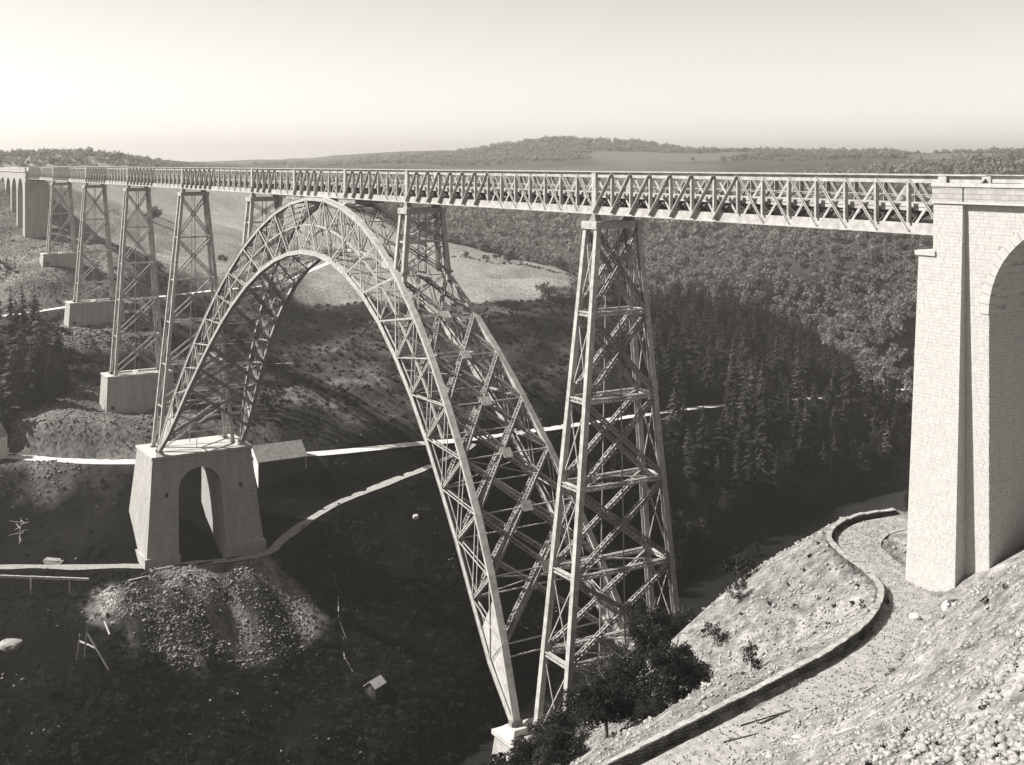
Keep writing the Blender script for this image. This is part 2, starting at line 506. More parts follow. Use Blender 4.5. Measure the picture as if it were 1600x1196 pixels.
def H(x, y, detail=True):
    shape = np.shape(x)
    x, y = np.ravel(np.asarray(x, float)), np.ravel(np.asarray(y, float))
    q = np.stack([x, y], -1) / _S
    o = np.empty(len(q))
    for i in range(0, len(q), 20000):
        b = q[i:i + 20000]
        o[i:i + 20000] = _K(((b[:, None] - _p[None]) ** 2).sum(-1)) @ _w[:_n] + _w[_n] + b @ _w[_n + 1:]
    far = np.clip((np.hypot(x, y) - 250) / 1500, 0, 1)
    if detail:
        o = o + fbm(x, y, 14, 4, 3) * 2.0 + fbm(x, y, 3.5, 3, 11) * 0.6 + fbm(x, y, 240, 4, 5) * 14 * far
        bank = np.clip((-52 - o) / 14, 0, 1) * np.clip((-40 - x) / 20, 0, 1)
        o = o + fbm(x + 0.6 * y, y - 0.4 * x, 40, 3, 61) * 7.0 * bank
        # spoil tipped over the edge below the left pedestal: tongues of stone
        for hx, hy, r, a in ((-148, -22, 9, 3.2), (-146, -8, 9, 3.6), (-147, 6, 8, 3.0), (-158, -40, 8, 1.5)):
            g = np.exp(-(((x - hx) / (r * 1.5)) ** 2 + ((y - hy) / (r * 0.55)) ** 2))
            o = o + a * g
        # pair of earth mounds between the road and the third pier
        for hx, hy, r, a in ((-214, -26, 7, 3.0), (-216, -12, 7, 3.4), (-330, -8, 8, 3.5)):
            o = o + a * np.exp(-(((x - hx) / r) ** 2 + ((y - hy) / r) ** 2))
    for line, half, blend in BEDS:
        d, z = near_line(x, y, line, half + blend + 1)
        t = np.clip((d - half) / blend, 0, 1)
        t = t * t * (3 - 2 * t)
        o = np.where(np.isfinite(d), z * (1 - t) + o * t, o)
    d, z = near_line(x, y, WALL_OUT, 6)
    d2, _ = near_line(x, y, PATH_LINE, 9)
    o = np.where(np.isfinite(d) & (d2 > 2.75), np.maximum(o, z + 0.42 - np.maximum(d - 0.3, 0) * 0.72), o)
    d, z = near_line(x, y, RIVER_LINE, 30)
    t = np.clip((d - 9) / 12, 0, 1)
    o = np.where(np.isfinite(d), np.minimum(o, -120.5 * (1 - t) + o * t), o)
    return o.reshape(shape)


def h1(x, y):
    return float(H(np.array([x]), np.array([y]))[0])


def on_line(u, v):
    pass


# ------------------------------------------------------------------ the ground: one sheet to the horizon
def graded(segs):
    out = [segs[0][0]]
    for a, b, s in segs:
        n = max(1, int(round((b - a) / s)))
        out += list(a + (b - a) * np.arange(1, n + 1) / n)
    return np.array(out)


def stretch(a, b, s0, s1):
    """coordinates from a to b with the step growing from s0 to s1"""
    out, s = [a], s0
    sign = 1 if b > a else -1
    n = abs(b - a)
    r = 1 + (s1 - s0) / n
    while abs(out[-1] - a) < n:
        out.append(out[-1] + sign * s)
        s *= r
    return out[1:]


gx = np.array(sorted(stretch(-420, -5600, 2.8, 150)) + list(graded([(-420, -60, 2.4), (-60, 30, 1.4), (30, 125, 0.75)])) + stretch(125, 5600, 2, 400))
gy = np.array(sorted(stretch(-95, -5600, 2.0, 450)) + list(graded([(-95, 15, 0.85), (15, 60, 1.4), (60, 420, 2.6)])) + stretch(420, 5600, 3.0, 150))
GX, GY = np.meshgrid(gx, gy, indexing='ij')
GZ = H(GX, GY)
nx, ny = GX.shape
ii = np.arange(nx * ny).reshape(nx, ny)
gf = np.stack([ii[:-1, :-1], ii[1:, :-1], ii[1:, 1:], ii[:-1, 1:]], -1).reshape(-1, 4)
GV = np.stack([GX, GY, GZ], -1).reshape(-1, 3)
ground_me = mesh_np('ground', GV, gf, None, True)

# what the ground is made of, by place: scrub soil, meadow, scree, spoil, bare earth (albedo of the matter itself)
fx, fy = GV[:, 0], GV[:, 1]


def poly_mask(x, y, poly, soft):
    """soft inside mask of a polygon"""
    p = np.array(poly, float)
    ins = np.zeros(x.shape, bool)
    dmin = np.full(x.shape, np.inf)
    lo, hi = p.min(0) - soft * 2, p.max(0) + soft * 2
    k = np.where((x > lo[0]) & (x < hi[0]) & (y > lo[1]) & (y < hi[1]))[0]
    xx, yy = x[k], y[k]
    inn = np.zeros(xx.shape, bool)
    dd = np.full(xx.shape, np.inf)
    for i in range(len(p)):
        a, b = p[i], p[(i + 1) % len(p)]
        c = ((a[1] > yy) != (b[1] > yy)) & (xx < (b[0] - a[0]) * (yy - a[1]) / (b[1] - a[1] + 1e-12) + a[0])
        inn ^= c
        ab = b - a
        t = np.clip(((xx - a[0]) * ab[0] + (yy - a[1]) * ab[1]) / (ab @ ab), 0, 1)
        dd = np.minimum(dd, np.hypot(xx - a[0] - t * ab[0], yy - a[1] - t * ab[1]))
    out = np.zeros(x.shape)
    out[k] = np.clip(0.5 + np.where(inn, dd, -dd) / (2 * soft), 0, 1)
    return out


MEADOW = [(-340, 40), (-353, 62), (-360, 92), (-357, 134), (-338, 166), (-338, 200), (-352, 238), (-469, 312), (-500, 304), (-527, 296), (-560, 270),
          (-700, 290), (-900, 240), (-1100, 330), (-1300, 300), (-1250, 60), (-900, 60), (-600, 20), (-430, 20)]
RIGHT_SCREE = [(37, 9), (24, 4), (15, -4), (24, -18), (28, -30), (40, -46), (62, -62), (108, -92), (135, -60), (110, -12), (84, 14), (66, 16), (50, 12)]
LEFT_SPOIL = [(-164, -26), (-165, -12), (-160, 12), (-150, 20), (-136, 16), (-130, -2), (-131, -18), (-142, -26)]
EARTH = [[(-318, -22), (-322, 12), (-350, 16), (-372, 6), (-372, -16), (-345, -20)], [(-236, -34), (-206, -32), (-208, 6), (-226, 12), (-246, 8), (-248, -20)],
         [(-296, -12), (-272, -14), (-268, 14), (-296, 18)], [(-386, -14), (-440, -22), (-452, 10), (-388, 14)],
         [(-430, 112), (-470, 140), (-520, 190), (-560, 190), (-500, 120), (-440, 96)]]

alb = 0.036 + 0.045 * np.clip(fbm(fx, fy, 26, 4, 21) * 2, -0.6, 1.0) + 0.025 * np.clip(fbm(fx, fy, 5, 2, 25), -0.5, 0.5)
alb = np.clip(alb * np.exp(1.5 * fbm(fx, fy, 9, 4, 141)), 0.008, 0.2)
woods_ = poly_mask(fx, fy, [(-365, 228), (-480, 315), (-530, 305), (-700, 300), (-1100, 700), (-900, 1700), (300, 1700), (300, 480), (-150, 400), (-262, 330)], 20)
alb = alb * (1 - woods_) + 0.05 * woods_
low_ = np.clip((-64 - GV[:, 2]) / 14, 0, 1) * (np.hypot(fx, fy) < 700)   # rank growth towards the river, bank shade added into the colour
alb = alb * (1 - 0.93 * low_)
past_ = poly_mask(fx + 8 * fbm(fx, fy, 12, 3, 151), fy, [(-312, -60), (-318, 30), (-345, 48), (-440, 30), (-620, 25), (-620, -140), (-420, -140)], 6)
alb = alb * (1 - past_) + past_ * (0.17 + 0.08 * fbm(fx, fy, 14, 3, 153))   # dry pasture round the far abutment
farm = np.clip((np.hypot(fx + 100, fy) - 900) / 900, 0, 1)
alb = alb * (1 - farm) + farm * (0.08 + 0.06 * np.clip((fbm(fx, fy, 300, 4, 31) - 0.05) * 8, 0, 1))
wob = fbm(fx, fy, 9, 3, 41)
mm = poly_mask(fx + 6 * wob, fy + 6 * fbm(fx, fy, 9, 3, 43), MEADOW, 3)
alb = alb * (1 - mm) + mm * (0.26 + 0.05 * fbm(fx, fy, 60, 3, 45) + 0.03 * fbm(fx, fy, 8, 3, 46))
ms = poly_mask(fx + 3 * wob, fy + 3 * fbm(fx, fy, 5, 3, 47), RIGHT_SCREE, 1.2)
alb = alb * (1 - ms) + ms * (0.22 + 0.12 * fbm(fx, fy, 6, 3, 48))
ml = poly_mask(fx + 5 * wob, fy + 5 * fbm(fx, fy, 6, 3, 49), LEFT_SPOIL, 2.0)
alb = alb * (1 - ml) + ml * np.clip(0.10 + 0.5 * fbm(fx * 0.35, fy, 5, 3, 50), 0.02, 0.34)
for e in EARTH:
    me_ = poly_mask(fx + 8 * wob, fy + 8 * fbm(fx, fy, 8, 3, 51), e, 3) * 0.85
    alb = alb * (1 - me_) + me_ * (0.15 + 0.14 * fbm(fx, fy, 6, 3, 52))
alb = np.clip(alb, 0.004, 0.6).astype(np.float32)
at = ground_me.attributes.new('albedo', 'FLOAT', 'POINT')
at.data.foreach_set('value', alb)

gm = bpy.data.materials.new('hillside_ground')
gm.use_nodes = True
nt = gm.node_tree
b = nt.nodes['Principled BSDF']
b.inputs['Roughness'].default_value = 1.0
b.inputs['Specular IOR Level'].default_value = 0.05
an = nt.nodes.new('ShaderNodeAttribute')
an.attribute_name = 'albedo'
geo = nt.nodes.new('ShaderNodeNewGeometry')
facs = []
for sc, lo, hi in ((0.9, 0.45, 1.4), (4.5, 0.62, 1.3)):
    n = nt.nodes.new('ShaderNodeTexNoise')
    n.inputs['Scale'].default_value = sc
    n.inputs['Detail'].default_value = 5
    nt.links.new(geo.outputs['Position'], n.inputs['Vector'])
    mr = nt.nodes.new('ShaderNodeMapRange')
    mr.inputs[1].default_value = 0.3
    mr.inputs[2].default_value = 0.7
    mr.inputs[3].default_value = lo
    mr.inputs[4].default_value = hi
    nt.links.new(n.outputs[0], mr.inputs[0])
    facs.append((n, mr))
m1 = nt.nodes.new('ShaderNodeMath')
m1.operation = 'MULTIPLY'
m2 = nt.nodes.new('ShaderNodeMath')
m2.operation = 'MULTIPLY'
nt.links.new(facs[0][1].outputs[0], m1.inputs[0])
nt.links.new(facs[1][1].outputs[0], m1.inputs[1])
nt.links.new(m1.outputs[0], m2.inputs[0])
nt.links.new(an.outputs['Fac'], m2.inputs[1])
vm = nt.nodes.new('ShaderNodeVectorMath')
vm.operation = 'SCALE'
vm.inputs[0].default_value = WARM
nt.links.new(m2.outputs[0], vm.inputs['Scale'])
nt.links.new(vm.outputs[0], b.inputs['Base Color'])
bp = nt.nodes.new('ShaderNodeBump')
bp.inputs['Distance'].default_value = 0.14
bp.inputs['Strength'].default_value = 1.0
nt.links.new(facs[1][0].outputs[0], bp.inputs['Height'])
bp0 = nt.nodes.new('ShaderNodeBump')
bp0.inputs['Distance'].default_value = 0.32
nt.links.new(facs[0][0].outputs[0], bp0.inputs['Height'])
nt.links.new(bp0.outputs[0], bp.inputs['Normal'])
nt.links.new(bp.outputs[0], b.inputs['Normal'])
ground_me.materials.append(gm)
ground = link('ground', ground_me)
ground['kind'] = 'structure'


# roads and paths: strips laid a little above their beds
def strip(name, line, half, mat, lift, ragged=0.0, seed=0):
    nrm = side_normals(line)
    v, f = [], []
    m = 5
    for i, (p, q) in enumerate(zip(line, nrm)):
        for k in range(m):
            t = -1 + 2 * k / (m - 1)
            w = half * (1 + ragged * float(fbm(np.array([i * 0.9]), np.array([k * 3.0 + seed]), 4, 3, seed)[0]))
            crown = 0.05 * (1 - t * t)
            v.append((p[0] + q[0] * w * t, p[1] + q[1] * w * t, p[2] + lift + crown))
    for i in range(len(line) - 1):
        for k in range(m - 1):
            a = i * m + k
            f.append((a, a + 1, a + m + 1, a + m))
    o = link(name, mesh_np(name, np.array(v), np.array(f), mat, True))
    fix_normals(o)
    o['kind'] = 'structure'
    return o


strip('road', ROAD_LINE, 2.4, 'road', 0.10, 0.5, 1)
strip('track', TRACK_LINE, 1.4, 'path', 0.10, 0.9, 2)
strip('upper_road', HIGH_LINE, 2.0, 'road', 0.10, 0.4, 3)
strip('hillside_path', MID_LINE, 0.8, 'path', 0.08, 0.5, 4)
strip('path', PATH_LINE, 2.0, 'path', 0.05, 0.0, 5)

# river
wm = bpy.data.materials.new('river_water')
wm.use_nodes = True
b = wm.node_tree.nodes['Principled BSDF']
b.inputs['Base Color'].default_value = shade(0.012)
b.inputs['Roughness'].default_value = 0.25
b.inputs['Specular IOR Level'].default_value = 0.15
n = wm.node_tree.nodes.new('ShaderNodeTexNoise')
n.inputs['Scale'].default_value = 1.2
n.inputs['Detail'].default_value = 4
g2 = wm.node_tree.nodes.new('ShaderNodeNewGeometry')
bp = wm.node_tree.nodes.new('ShaderNodeBump')
bp.inputs['Distance'].default_value = 0.08
wm.node_tree.links.new(g2.outputs['Position'], n.inputs['Vector'])
wm.node_tree.links.new(n.outputs[0], bp.inputs['Height'])
wm.node_tree.links.new(bp.outputs[0], b.inputs['Normal'])
M['water'] = wm
strip('river', RIVER_LINE, 17, 'water', 0, 0.0, 6)


# ------------------------------------------------------------------ masonry
def course_blocks(mb, bl, br, tr, tl, course, length, skip=None, proud=0.03, gap=0.025, depth=0.12, rng=random.Random(3)):
    """rough-faced blocks laid in courses over a four-cornered face (corners seen from outside, anticlockwise)"""
    bl, br, tr, tl = (np.array(p, float) for p in (bl, br, tr, tl))
    nrm = np.cross(br - bl, tl - bl)
    nrm /= np.linalg.norm(nrm)
    Hh = np.linalg.norm(tl - bl)
    rows = max(1, int(round(Hh / course)))
    for r in range(rows):
        t0, t1 = r / rows, (r + 1) / rows
        L = np.linalg.norm((br - bl) * (1 - t0) + (tr - tl) * t0)
        x = -length * (0.5 if r % 2 else 0.0) * rng.uniform(0.6, 1.0)
        gt = gap / Hh / 2
        while x < L:
            w = length * rng.uniform(0.65, 1.35)
            s0, s1 = max(0, x) / L, min(L, x + w) / L
            x += w
            if s1 - s0 < 0.02:
                continue
            gs = gap / L / 2
            pr = rng.uniform(0.2, 1.0) * proud
            q = []
            for s, t in ((s0 + gs, t0 + gt), (s1 - gs, t0 + gt), (s1 - gs, t1 - gt), (s0 + gs, t1 - gt)):
                q.append((bl * (1 - s) + br * s) * (1 - t) + (tl * (1 - s) + tr * s) * t)
            c = sum(q) / 4
            if skip and skip(c):
                continue
            mb.hexa([p - nrm * depth for p in q] + [p + nrm * pr * rng.uniform(0.6, 1) for p in q])


def stuff(o):
    o['kind'] = 'stuff'
    return o


# --- abutment with the approach arches at the near end
ab = thing('masonry_approach_viaduct', 'tall pale masonry abutment and arched approach at the near end of the bridge', 'viaduct', (54, 0, -27))
AB = ab.location


def at_ab(mb, name, mat, parent=ab):
    return mb.build(name, mat, parent, (-54, 0, 27))


R_ARCH, SPRING = 7.5, -6.0
x0a = 57.2


def arch_profile(x_left, x_right, z_bot, z_top, arches, pier):
    """outline in x-z of a wall with round-headed openings"""
    pts = [(x_left, z_bot), ]
    x = arches
    for k in range(pier[1]):
        pts.append((x, z_bot))
        pts.append((x, SPRING))
        for a in range(1, 24):
            t = math.pi - math.pi * a / 24
            pts.append((x + R_ARCH + R_ARCH * math.cos(t), SPRING + R_ARCH * math.sin(t)))
        pts.append((x + 2 * R_ARCH, SPRING))
        pts.append((x + 2 * R_ARCH, z_bot))
        x += 2 * R_ARCH + pier[0]
    pts += [(x_right, z_bot), (x_right, z_top), (x_left, z_top)]
    return pts


mb = MB()
mb.prism(arch_profile(51.9, 112, -36, 2.8, x0a, (3.0, 3)), 'y', -3.75, 3.75)
o = at_ab(mb, 'wall', 'stone_core')
fix_normals(o)

# battered pilaster block in front of the valley end (stands proud of the wall), both sides and the end
mb = MB()
for s in (-1, 1):
    mb.hexa([(49.7, s * 5.35, -36), (54.95, s * 5.35, -36), (54.95, s * 3.7, -36), (49.7, s * 3.7, -36),
             (50.5, s * 4.2, -1.6), (54.95, s * 4.2, -1.6), (54.95, s * 3.7, -1.6), (50.5, s * 3.7, -1.6)])
    mb.hexa([(52.0, s * 4.2, -1.6), (54.95, s * 4.2, -1.6), (54.95, s * 3.7, -1.6), (52.0, s * 3.7, -1.6),
             (52.0, s * 4.12, 2.8), (54.95, s * 4.12, 2.8), (54.95, s * 3.7, 2.8), (52.0, s * 3.7, 2.8)])
mb.hexa([(49.7, -3.7, -36), (52, -3.7, -36), (52, 3.7, -36), (49.7, 3.7, -36), (50.5, -3.7, -1.6), (52, -3.7, -1.6), (52, 3.7, -1.6), (50.5, 3.7, -1.6)])
o = at_ab(mb, 'pilaster', 'stone_core')
fix_normals(o)

in_arch = lambda c: any(((c[0] - (x0a + R_ARCH + k * (2 * R_ARCH + 3))) ** 2 + max(0, c[2] - SPRING) ** 2) < (R_ARCH + 0.75) ** 2 and c[2] > SPRING or
                        (abs(c[0] - (x0a + R_ARCH + k * (2 * R_ARCH + 3))) < R_ARCH + 0.02 and c[2] <= SPRING) for k in range(3))
mb = MB()
CH, CL = 0.29, 0.6
course_blocks(mb, (49.76, -5.28, -34), (54.95, -5.28, -34), (54.95, -4.2, -1.6), (50.5, -4.2, -1.6), CH, CL, gap=0.014, proud=0.022)
course_blocks(mb, (52.0, -4.2, -1.6), (54.95, -4.2, -1.6), (54.95, -4.12, 2.75), (52.0, -4.12, 2.75), CH, CL, gap=0.014, proud=0.022)
course_blocks(mb, (54.95, -3.75, -34), (57.2, -3.75, -34), (57.2, -3.75, SPRING), (54.95, -3.75, SPRING), CH, CL, gap=0.014, proud=0.022)
course_blocks(mb, (54.95, -3.75, SPRING), (66, -3.75, SPRING), (66, -3.75, 2.75), (54.95, -3.75, 2.75), CH, CL, in_arch, gap=0.014, proud=0.022)
course_blocks(mb, (54.95, -5.28, -34), (54.95, -3.75, -34), (54.95, -3.75, 2.75), (54.95, -4.12, 2.75), CH, 0.5, gap=0.014, proud=0.022)
# inside of the first opening
course_blocks(mb, (57.2, -3.75, -34), (57.2, 3.75, -34), (57.2, 3.75, SPRING), (57.2, -3.75, SPRING), CH, CL, gap=0.02, proud=0.045)
stuff(at_ab(mb, 'coursed_blocks', 'stone'))
mb = MB()
for a in range(34):                                          # vault lining, ring by ring
    t0, t1 = math.pi - math.pi * a / 34, math.pi - math.pi * (a + 1) / 34
    cx = x0a + R_ARCH
    y = -3.1
    while y < 3.7:
        w = random.uniform(0.5, 0.95)
        y1 = min(3.75, y + w)
        q = []
        rr = R_ARCH - random.uniform(0.005, 0.03)
        for rad in (R_ARCH + 0.1, rr):
            for t, yy in ((t0 - 0.002, y + 0.012), (t1 + 0.002, y + 0.012), (t1 + 0.002, y1 - 0.012), (t0 - 0.002, y1 - 0.012)):
                q.append((cx + rad * math.cos(t), yy, SPRING + rad * math.sin(t)))
        mb.hexa(q)
        y = y1
stuff(at_ab(mb, 'vault_lining', 'stone'))
NV = 30
for k in range(3):                                           # the stones of the arch ring, one by one
    cx = x0a + R_ARCH + k * (2 * R_ARCH + 3)
    for a in range(NV if k == 0 else 0):
        t0, t1 = math.pi - math.pi * a / NV, math.pi - math.pi * (a + 1) / NV
        mb = MB()
        q = []
        for yy in (-3.1, -3.79 - random.uniform(0.01, 0.04)):
            for rad, t in ((R_ARCH - 0.01, t0 - 0.003), (R_ARCH - 0.01, t1 + 0.003), (R_ARCH + 0.8, t1 + 0.003), (R_ARCH + 0.8, t0 - 0.003)):
                q.append((cx + rad * math.cos(t), yy, SPRING + rad * math.sin(t)))
        mb.hexa(q)
        at_ab(mb, 'voussoir', 'stone')
# string course, parapet and coping
mb = MB()
mb.box(51.95, 112, -4.25, 4.25, 2.803, 2.98)
at_ab(mb, 'string_course', 'coping')
for s in (-1, 1):
    mb = MB()
    ya, yb = sorted((s * 4.18, s * 3.55))
    mb.box(51.9, 54.95, ya, yb, 2.983, 4.2)
    mb.box(55.15, 112, ya, yb, 2.983, 4.2)
    mb.box(54.95, 55.15, *sorted((s * 4.08, s * 3.55)), 2.983, 4.2)
    par_ = at_ab(mb, 'parapet', 'stone_core')
    for k in range(40):
        mb = MB()
        xa = 51.85 + k * 1.5
        mb.box(xa, xa + 1.48, *sorted((s * 4.26, s * 3.47)), 4.203, 4.5 + 0.006 * (k % 3))
        mb.build('coping_stone', 'coping', par_)
mb = MB()
mb.box(50.2, 52.3, -4.35, 4.35, -1.597, -1.2)
at_ab(mb, 'bearing_shelf', 'coping')


# --- abutment with three arches at the far end
fa = thing('masonry_approach_viaduct', 'hazy pale masonry abutment with narrow arches at the far end of the bridge', 'viaduct', (-396, 0, -24))


def at_fa(mb, name, mat):
    o = mb.build(name, mat, fa, (396, 0, 24))
    fix_normals(o)
    return o


pts = [(-396, -40), (-396, 2.8), (-500, 2.8), (-500, -40)]
prof = [(-396.0, -40.0), (-396.0, 2.8), (-500, 2.8), (-500, -40)]
x = -402.0
bottom = []
for k in range(4):
    bottom += [(x, -40), (x, SPRING)] + [(x - 6.2 + 6.2 * math.cos(math.pi * a / 16), SPRING + 6.2 * math.sin(math.pi * a / 16)) for a in range(1, 16)] + [(x - 12.4, SPRING), (x - 12.4, -40)]
    x -= 15.4
mb = MB()
mb.prism(list(reversed(prof[:3])) + [prof[0]][:0] + [] if False else [(-500, -40), (-500, 2.8), (-396, 2.8), (-396, -40)] + bottom, 'y', -3.9, 3.9)
at_fa(mb, 'wall', 'pedestal')
mb = MB()
mb.box(-500, -395.7, -4.2, 4.2, 2.803, 3.1)
at_fa(mb, 'string_course', 'coping')
for s in (-1, 1):
    mb = MB()
    mb.box(-500, -396, *sorted((s * 4.1, s * 3.5)), 3.103, 4.5)
    at_fa(mb, 'parapet', 'pedestal')
mb = MB()
mb.box(-396.0, -394.4, -4.3, 4.3, -40, -1.6)
at_fa(mb, 'end_block', 'pedestal')
mb = MB()
mb.box(-396.2, -394.1, -4.5, 4.5, -1.597, -1.2)
at_fa(mb, 'bearing_shelf', 'coping')


# --- pedestals of the arch: battered blocks pierced by a round-headed opening
def arch_pedestal(label, xe, xw, top, base, plinth_h):
    """xe is the valley side (towards the arch), xw the hill side, at the top"""
    sx = 1 if xe > xw else -1
    t = thing('arch_pedestal', label, 'pedestal', ((xe + xw) / 2, 0, base), 'masonry pedestals under the great arch')
    off = (-(xe + xw) / 2, 0, -base)
    hgt = top - base

    def X(side, z):                                         # batter of the two long faces
        k = (top - z) / hgt
        return xe + sx * 3.4 * k if side == 0 else xw - sx * 3.0 * k

    def Y(z):
        return 11.9 + 2.3 * (top - z) / hgt
    r, spr, yo = 5.2, top - 8.2, -0.9
    prof = [(-Y(base), base), (-Y(top), top), (Y(top), top), (Y(base), base), (yo + r + 0.5, base), (yo + r, spr)]
    prof += [(yo + r * math.cos(math.pi * a / 20), spr + r * math.sin(math.pi * a / 20)) for a in range(1, 20)] + [(yo - r, spr), (yo - r - 0.5, base)]
    k = len(prof)
    v = [(X(0, z), y, z) for y, z in prof] + [(X(1, z), y, z) for y, z in prof]
    f = [tuple(range(k)), tuple(reversed(range(k, 2 * k)))] + [(i, i + k, (i + 1) % k + k, (i + 1) % k) for i in range(k)]
    mb = MB()
    mb.v, mb.f = v, f
    o = mb.build('body', 'pedestal', t, off)
    fix_normals(o)
    for s in (-1, 1):                                       # plinths of the two legs
        zb, zt = base - 6, base + plinth_h
        ya, yb = yo + s * (r + 0.2), s * (Y(base) + 0.55)
        mb = MB()
        xs = [X(0, base) + sx * 0.5, X(1, base) - sx * 0.5]
        mb.hexa([(xs[0], ya, zb), (xs[1], ya, zb), (xs[1], yb, zb), (xs[0], yb, zb),
                 (xs[0] - sx * 0.3, ya, zt), (xs[1] + sx * 0.3, ya, zt), (xs[1] + sx * 0.3, yb - s * 0.25, zt), (xs[0] - sx * 0.3, yb - s * 0.25, zt)])
        fix_normals(mb.build('plinth', 'pedestal', t, off))
        mb = MB()                                           # small dark vent in each leg
        zc = top - 8.6
        xv = X(0, zc)
        mb.box(*sorted((xv + sx * 0.06, xv - sx * 0.5)), s * 8.9 - 0.35, s * 8.9 + 0.35, zc - 0.6, zc + 0.6)
        mb.build('vent', 'opening_shade', t, off)
    mb = MB()
    mb.box(*sorted((xe + sx * 0.35, xw - sx * 0.35)), -12.2, 12.2, top + 0.003, top + 0.55)
    mb.build('cap', 'coping', t, off)
    for s in (-1, 1):
        mb = MB()
        mb.hexa([(xe + sx * 0.2, s * 10 - 1.2, top + 0.553), (xe - sx * 3.2, s * 10 - 1.2, top + 0.553), (xe - sx * 3.2, s * 10 + 1.2, top + 0.553), (xe + sx * 0.2, s * 10 + 1.2, top + 0.553),
                 (xe - sx * 0.9, s * 10 - 0.9, top + 1.3), (xe - sx * 3.0, s * 10 - 0.9, top + 1.3), (xe - sx * 3.0, s * 10 + 0.9, top + 1.3), (xe - sx * 0.9, s * 10 + 0.9, top + 1.3)])
        mb.build('hinge_block', 'coping', t, off)
    return t


arch_pedestal('pale masonry pedestal with round-headed opening under the far foot of the arch', -169.6, -184.2, -63.6, -88.2, 2.4)
arch_pedestal('pale masonry pedestal behind dark bushes under the near foot of the arch', -8.0, 6.6, -63.6, -88.2, 2.4)


# --- block pedestals of the three small piers
def pier_pedestal(x, top, base, hx, hy, label):
    t = thing('pier_pedestal', label, 'pedestal', (x, 0, base), 'masonry pedestals under the left-bank piers')
    mb = MB()
    q = []
    for z, e in ((base - 4, 0.75), (top - 0.45, 0.0)):
        q += [(x - hx - e, -hy - e, z), (x + hx + e, -hy - e, z), (x + hx + e, hy + e, z), (x - hx - e, hy + e, z)]
    mb.hexa(q)
    mb.build('body', 'pedestal', t, (-x, 0, -base))
    mb = MB()                                               # rim with two shallow wells
    for a, b_, c, d in ((x - hx - 0.2, x - hx + 0.9, -hy - 0.2, hy + 0.2), (x + hx - 0.9, x + hx + 0.2, -hy - 0.2, hy + 0.2),
                        (x - hx + 0.9, x + hx - 0.9, -hy - 0.2, -hy + 1.6), (x - hx + 0.9, x + hx - 0.9, hy - 1.6, hy + 0.2), (x - hx + 0.9, x + hx - 0.9, -0.6, 0.6)):
        mb.box(a, b_, c, d, top - 0.447, top)
    mb.build('cap', 'coping', t, (-x, 0, -base))
    mb = MB()
    e = 0.62
    mb.box(x + hx + e - 0.3, x + hx + e + 0.1, -hy + 0.8, -hy + 1.7, base + 0.2, base + 1.1)
    mb.build('vent', 'opening_shade', t, (-x, 0, -base))


pier_pedestal(-344.0, -26.2, -30.2, 3.3, 6.6, 'low pale stone pedestal under the shortest pier beside the far abutment')
pier_pedestal(-288.5, -38.2, -45.2, 3.6, 8.3, 'pale stone pedestal beside the upper road, under the second pier from the left')
pier_pedestal(-233.0, -53.2, -62.6, 4.0, 9.0, 'tall pale stone pedestal with dark square vent, under the third pier from the left')


# ------------------------------------------------------------------ the iron deck
XS = {'start': -395.82, 'P1': -344.02, 'P2': -288.52, 'P3': -233.02, 'P4': -177.52, 'A1': -125.72, 'C1': -101.08, 'C2': -76.44, 'A2': -51.8, 'P5': 0.0, 'end': 51.8}
SUPPORTS = [XS[k] for k in ('start', 'P1', 'P2', 'P3', 'P4', 'A1', 'C1', 'C2', 'A2', 'P5', 'end')]
nodes, half_flag = [], []
for a, b_ in zip(SUPPORTS[:-1], SUPPORTS[1:]):
    n = int(round((b_ - a) / 3.7))
    for k in range(n):
        nodes.append(a + (b_ - a) * k / n)
        half_flag.append(k < n / 2)                         # heavy diagonals lean right in the half span right of a support
nodes.append(SUPPORTS[-1])
nodes.append(56.2)
half_flag += [True]
deck = thing('lattice_girder_deck', 'long straight iron lattice girder deck carrying the railway across the valley', 'bridge deck', (-170, 0, 0))
DO = (170, 0, 0)
X0, X1 = nodes[0] - 0.6, nodes[-1]
TOPZ = 5.16
for s in (-1, 1):
    yc = s * 2.5
    mb = MB()
    mb.box(X0, X1, yc - 0.09, yc + 0.09, 0.08, 0.98)
    mb.box(X0, X1, *sorted((yc - s * 0.35, yc + s * 0.30)), 0.0, 0.078)
    mb.build('bottom_chord', 'iron', deck, DO)
    mb = MB()
    mb.box(X0, X1, yc - 0.09, yc + 0.09, 4.45, TOPZ - 0.09)
    mb.box(X0, X1, *sorted((yc - s * 0.35, yc + s * 0.34)), TOPZ - 0.088, TOPZ)
    mb.build('top_chord', 'iron', deck, DO)

post = MB()
post.box(-0.04, 0.04, -0.33, 0.14, 0.985, 4.445)
post.box(-0.12, 0.12, -0.345, -0.305, 0.985, 4.445)
post_me = post.mesh('post', 'iron')
big = MB()
big.box(-0.42, 0.42, -0.30, 0.16, 0.985, 4.445)
big.box(-0.42, 0.42, -0.30, -0.095, 0.10, 0.985)
big.box(-0.42, 0.42, -0.30, -0.095, 4.445, 5.06)
big_me = big.mesh('support_post', 'iron')
for xn in nodes:
    sup = any(abs(xn - q) < 0.05 for q in SUPPORTS) or xn > 56
    for s in (1, -1):
        o = link('support_post' if sup else 'post', big_me if sup else post_me, deck, (xn + 170, -s * 2.5, 0))
        if s < 0:
            o.rotation_euler = (0, 0, math.pi)
diag_cache = {}


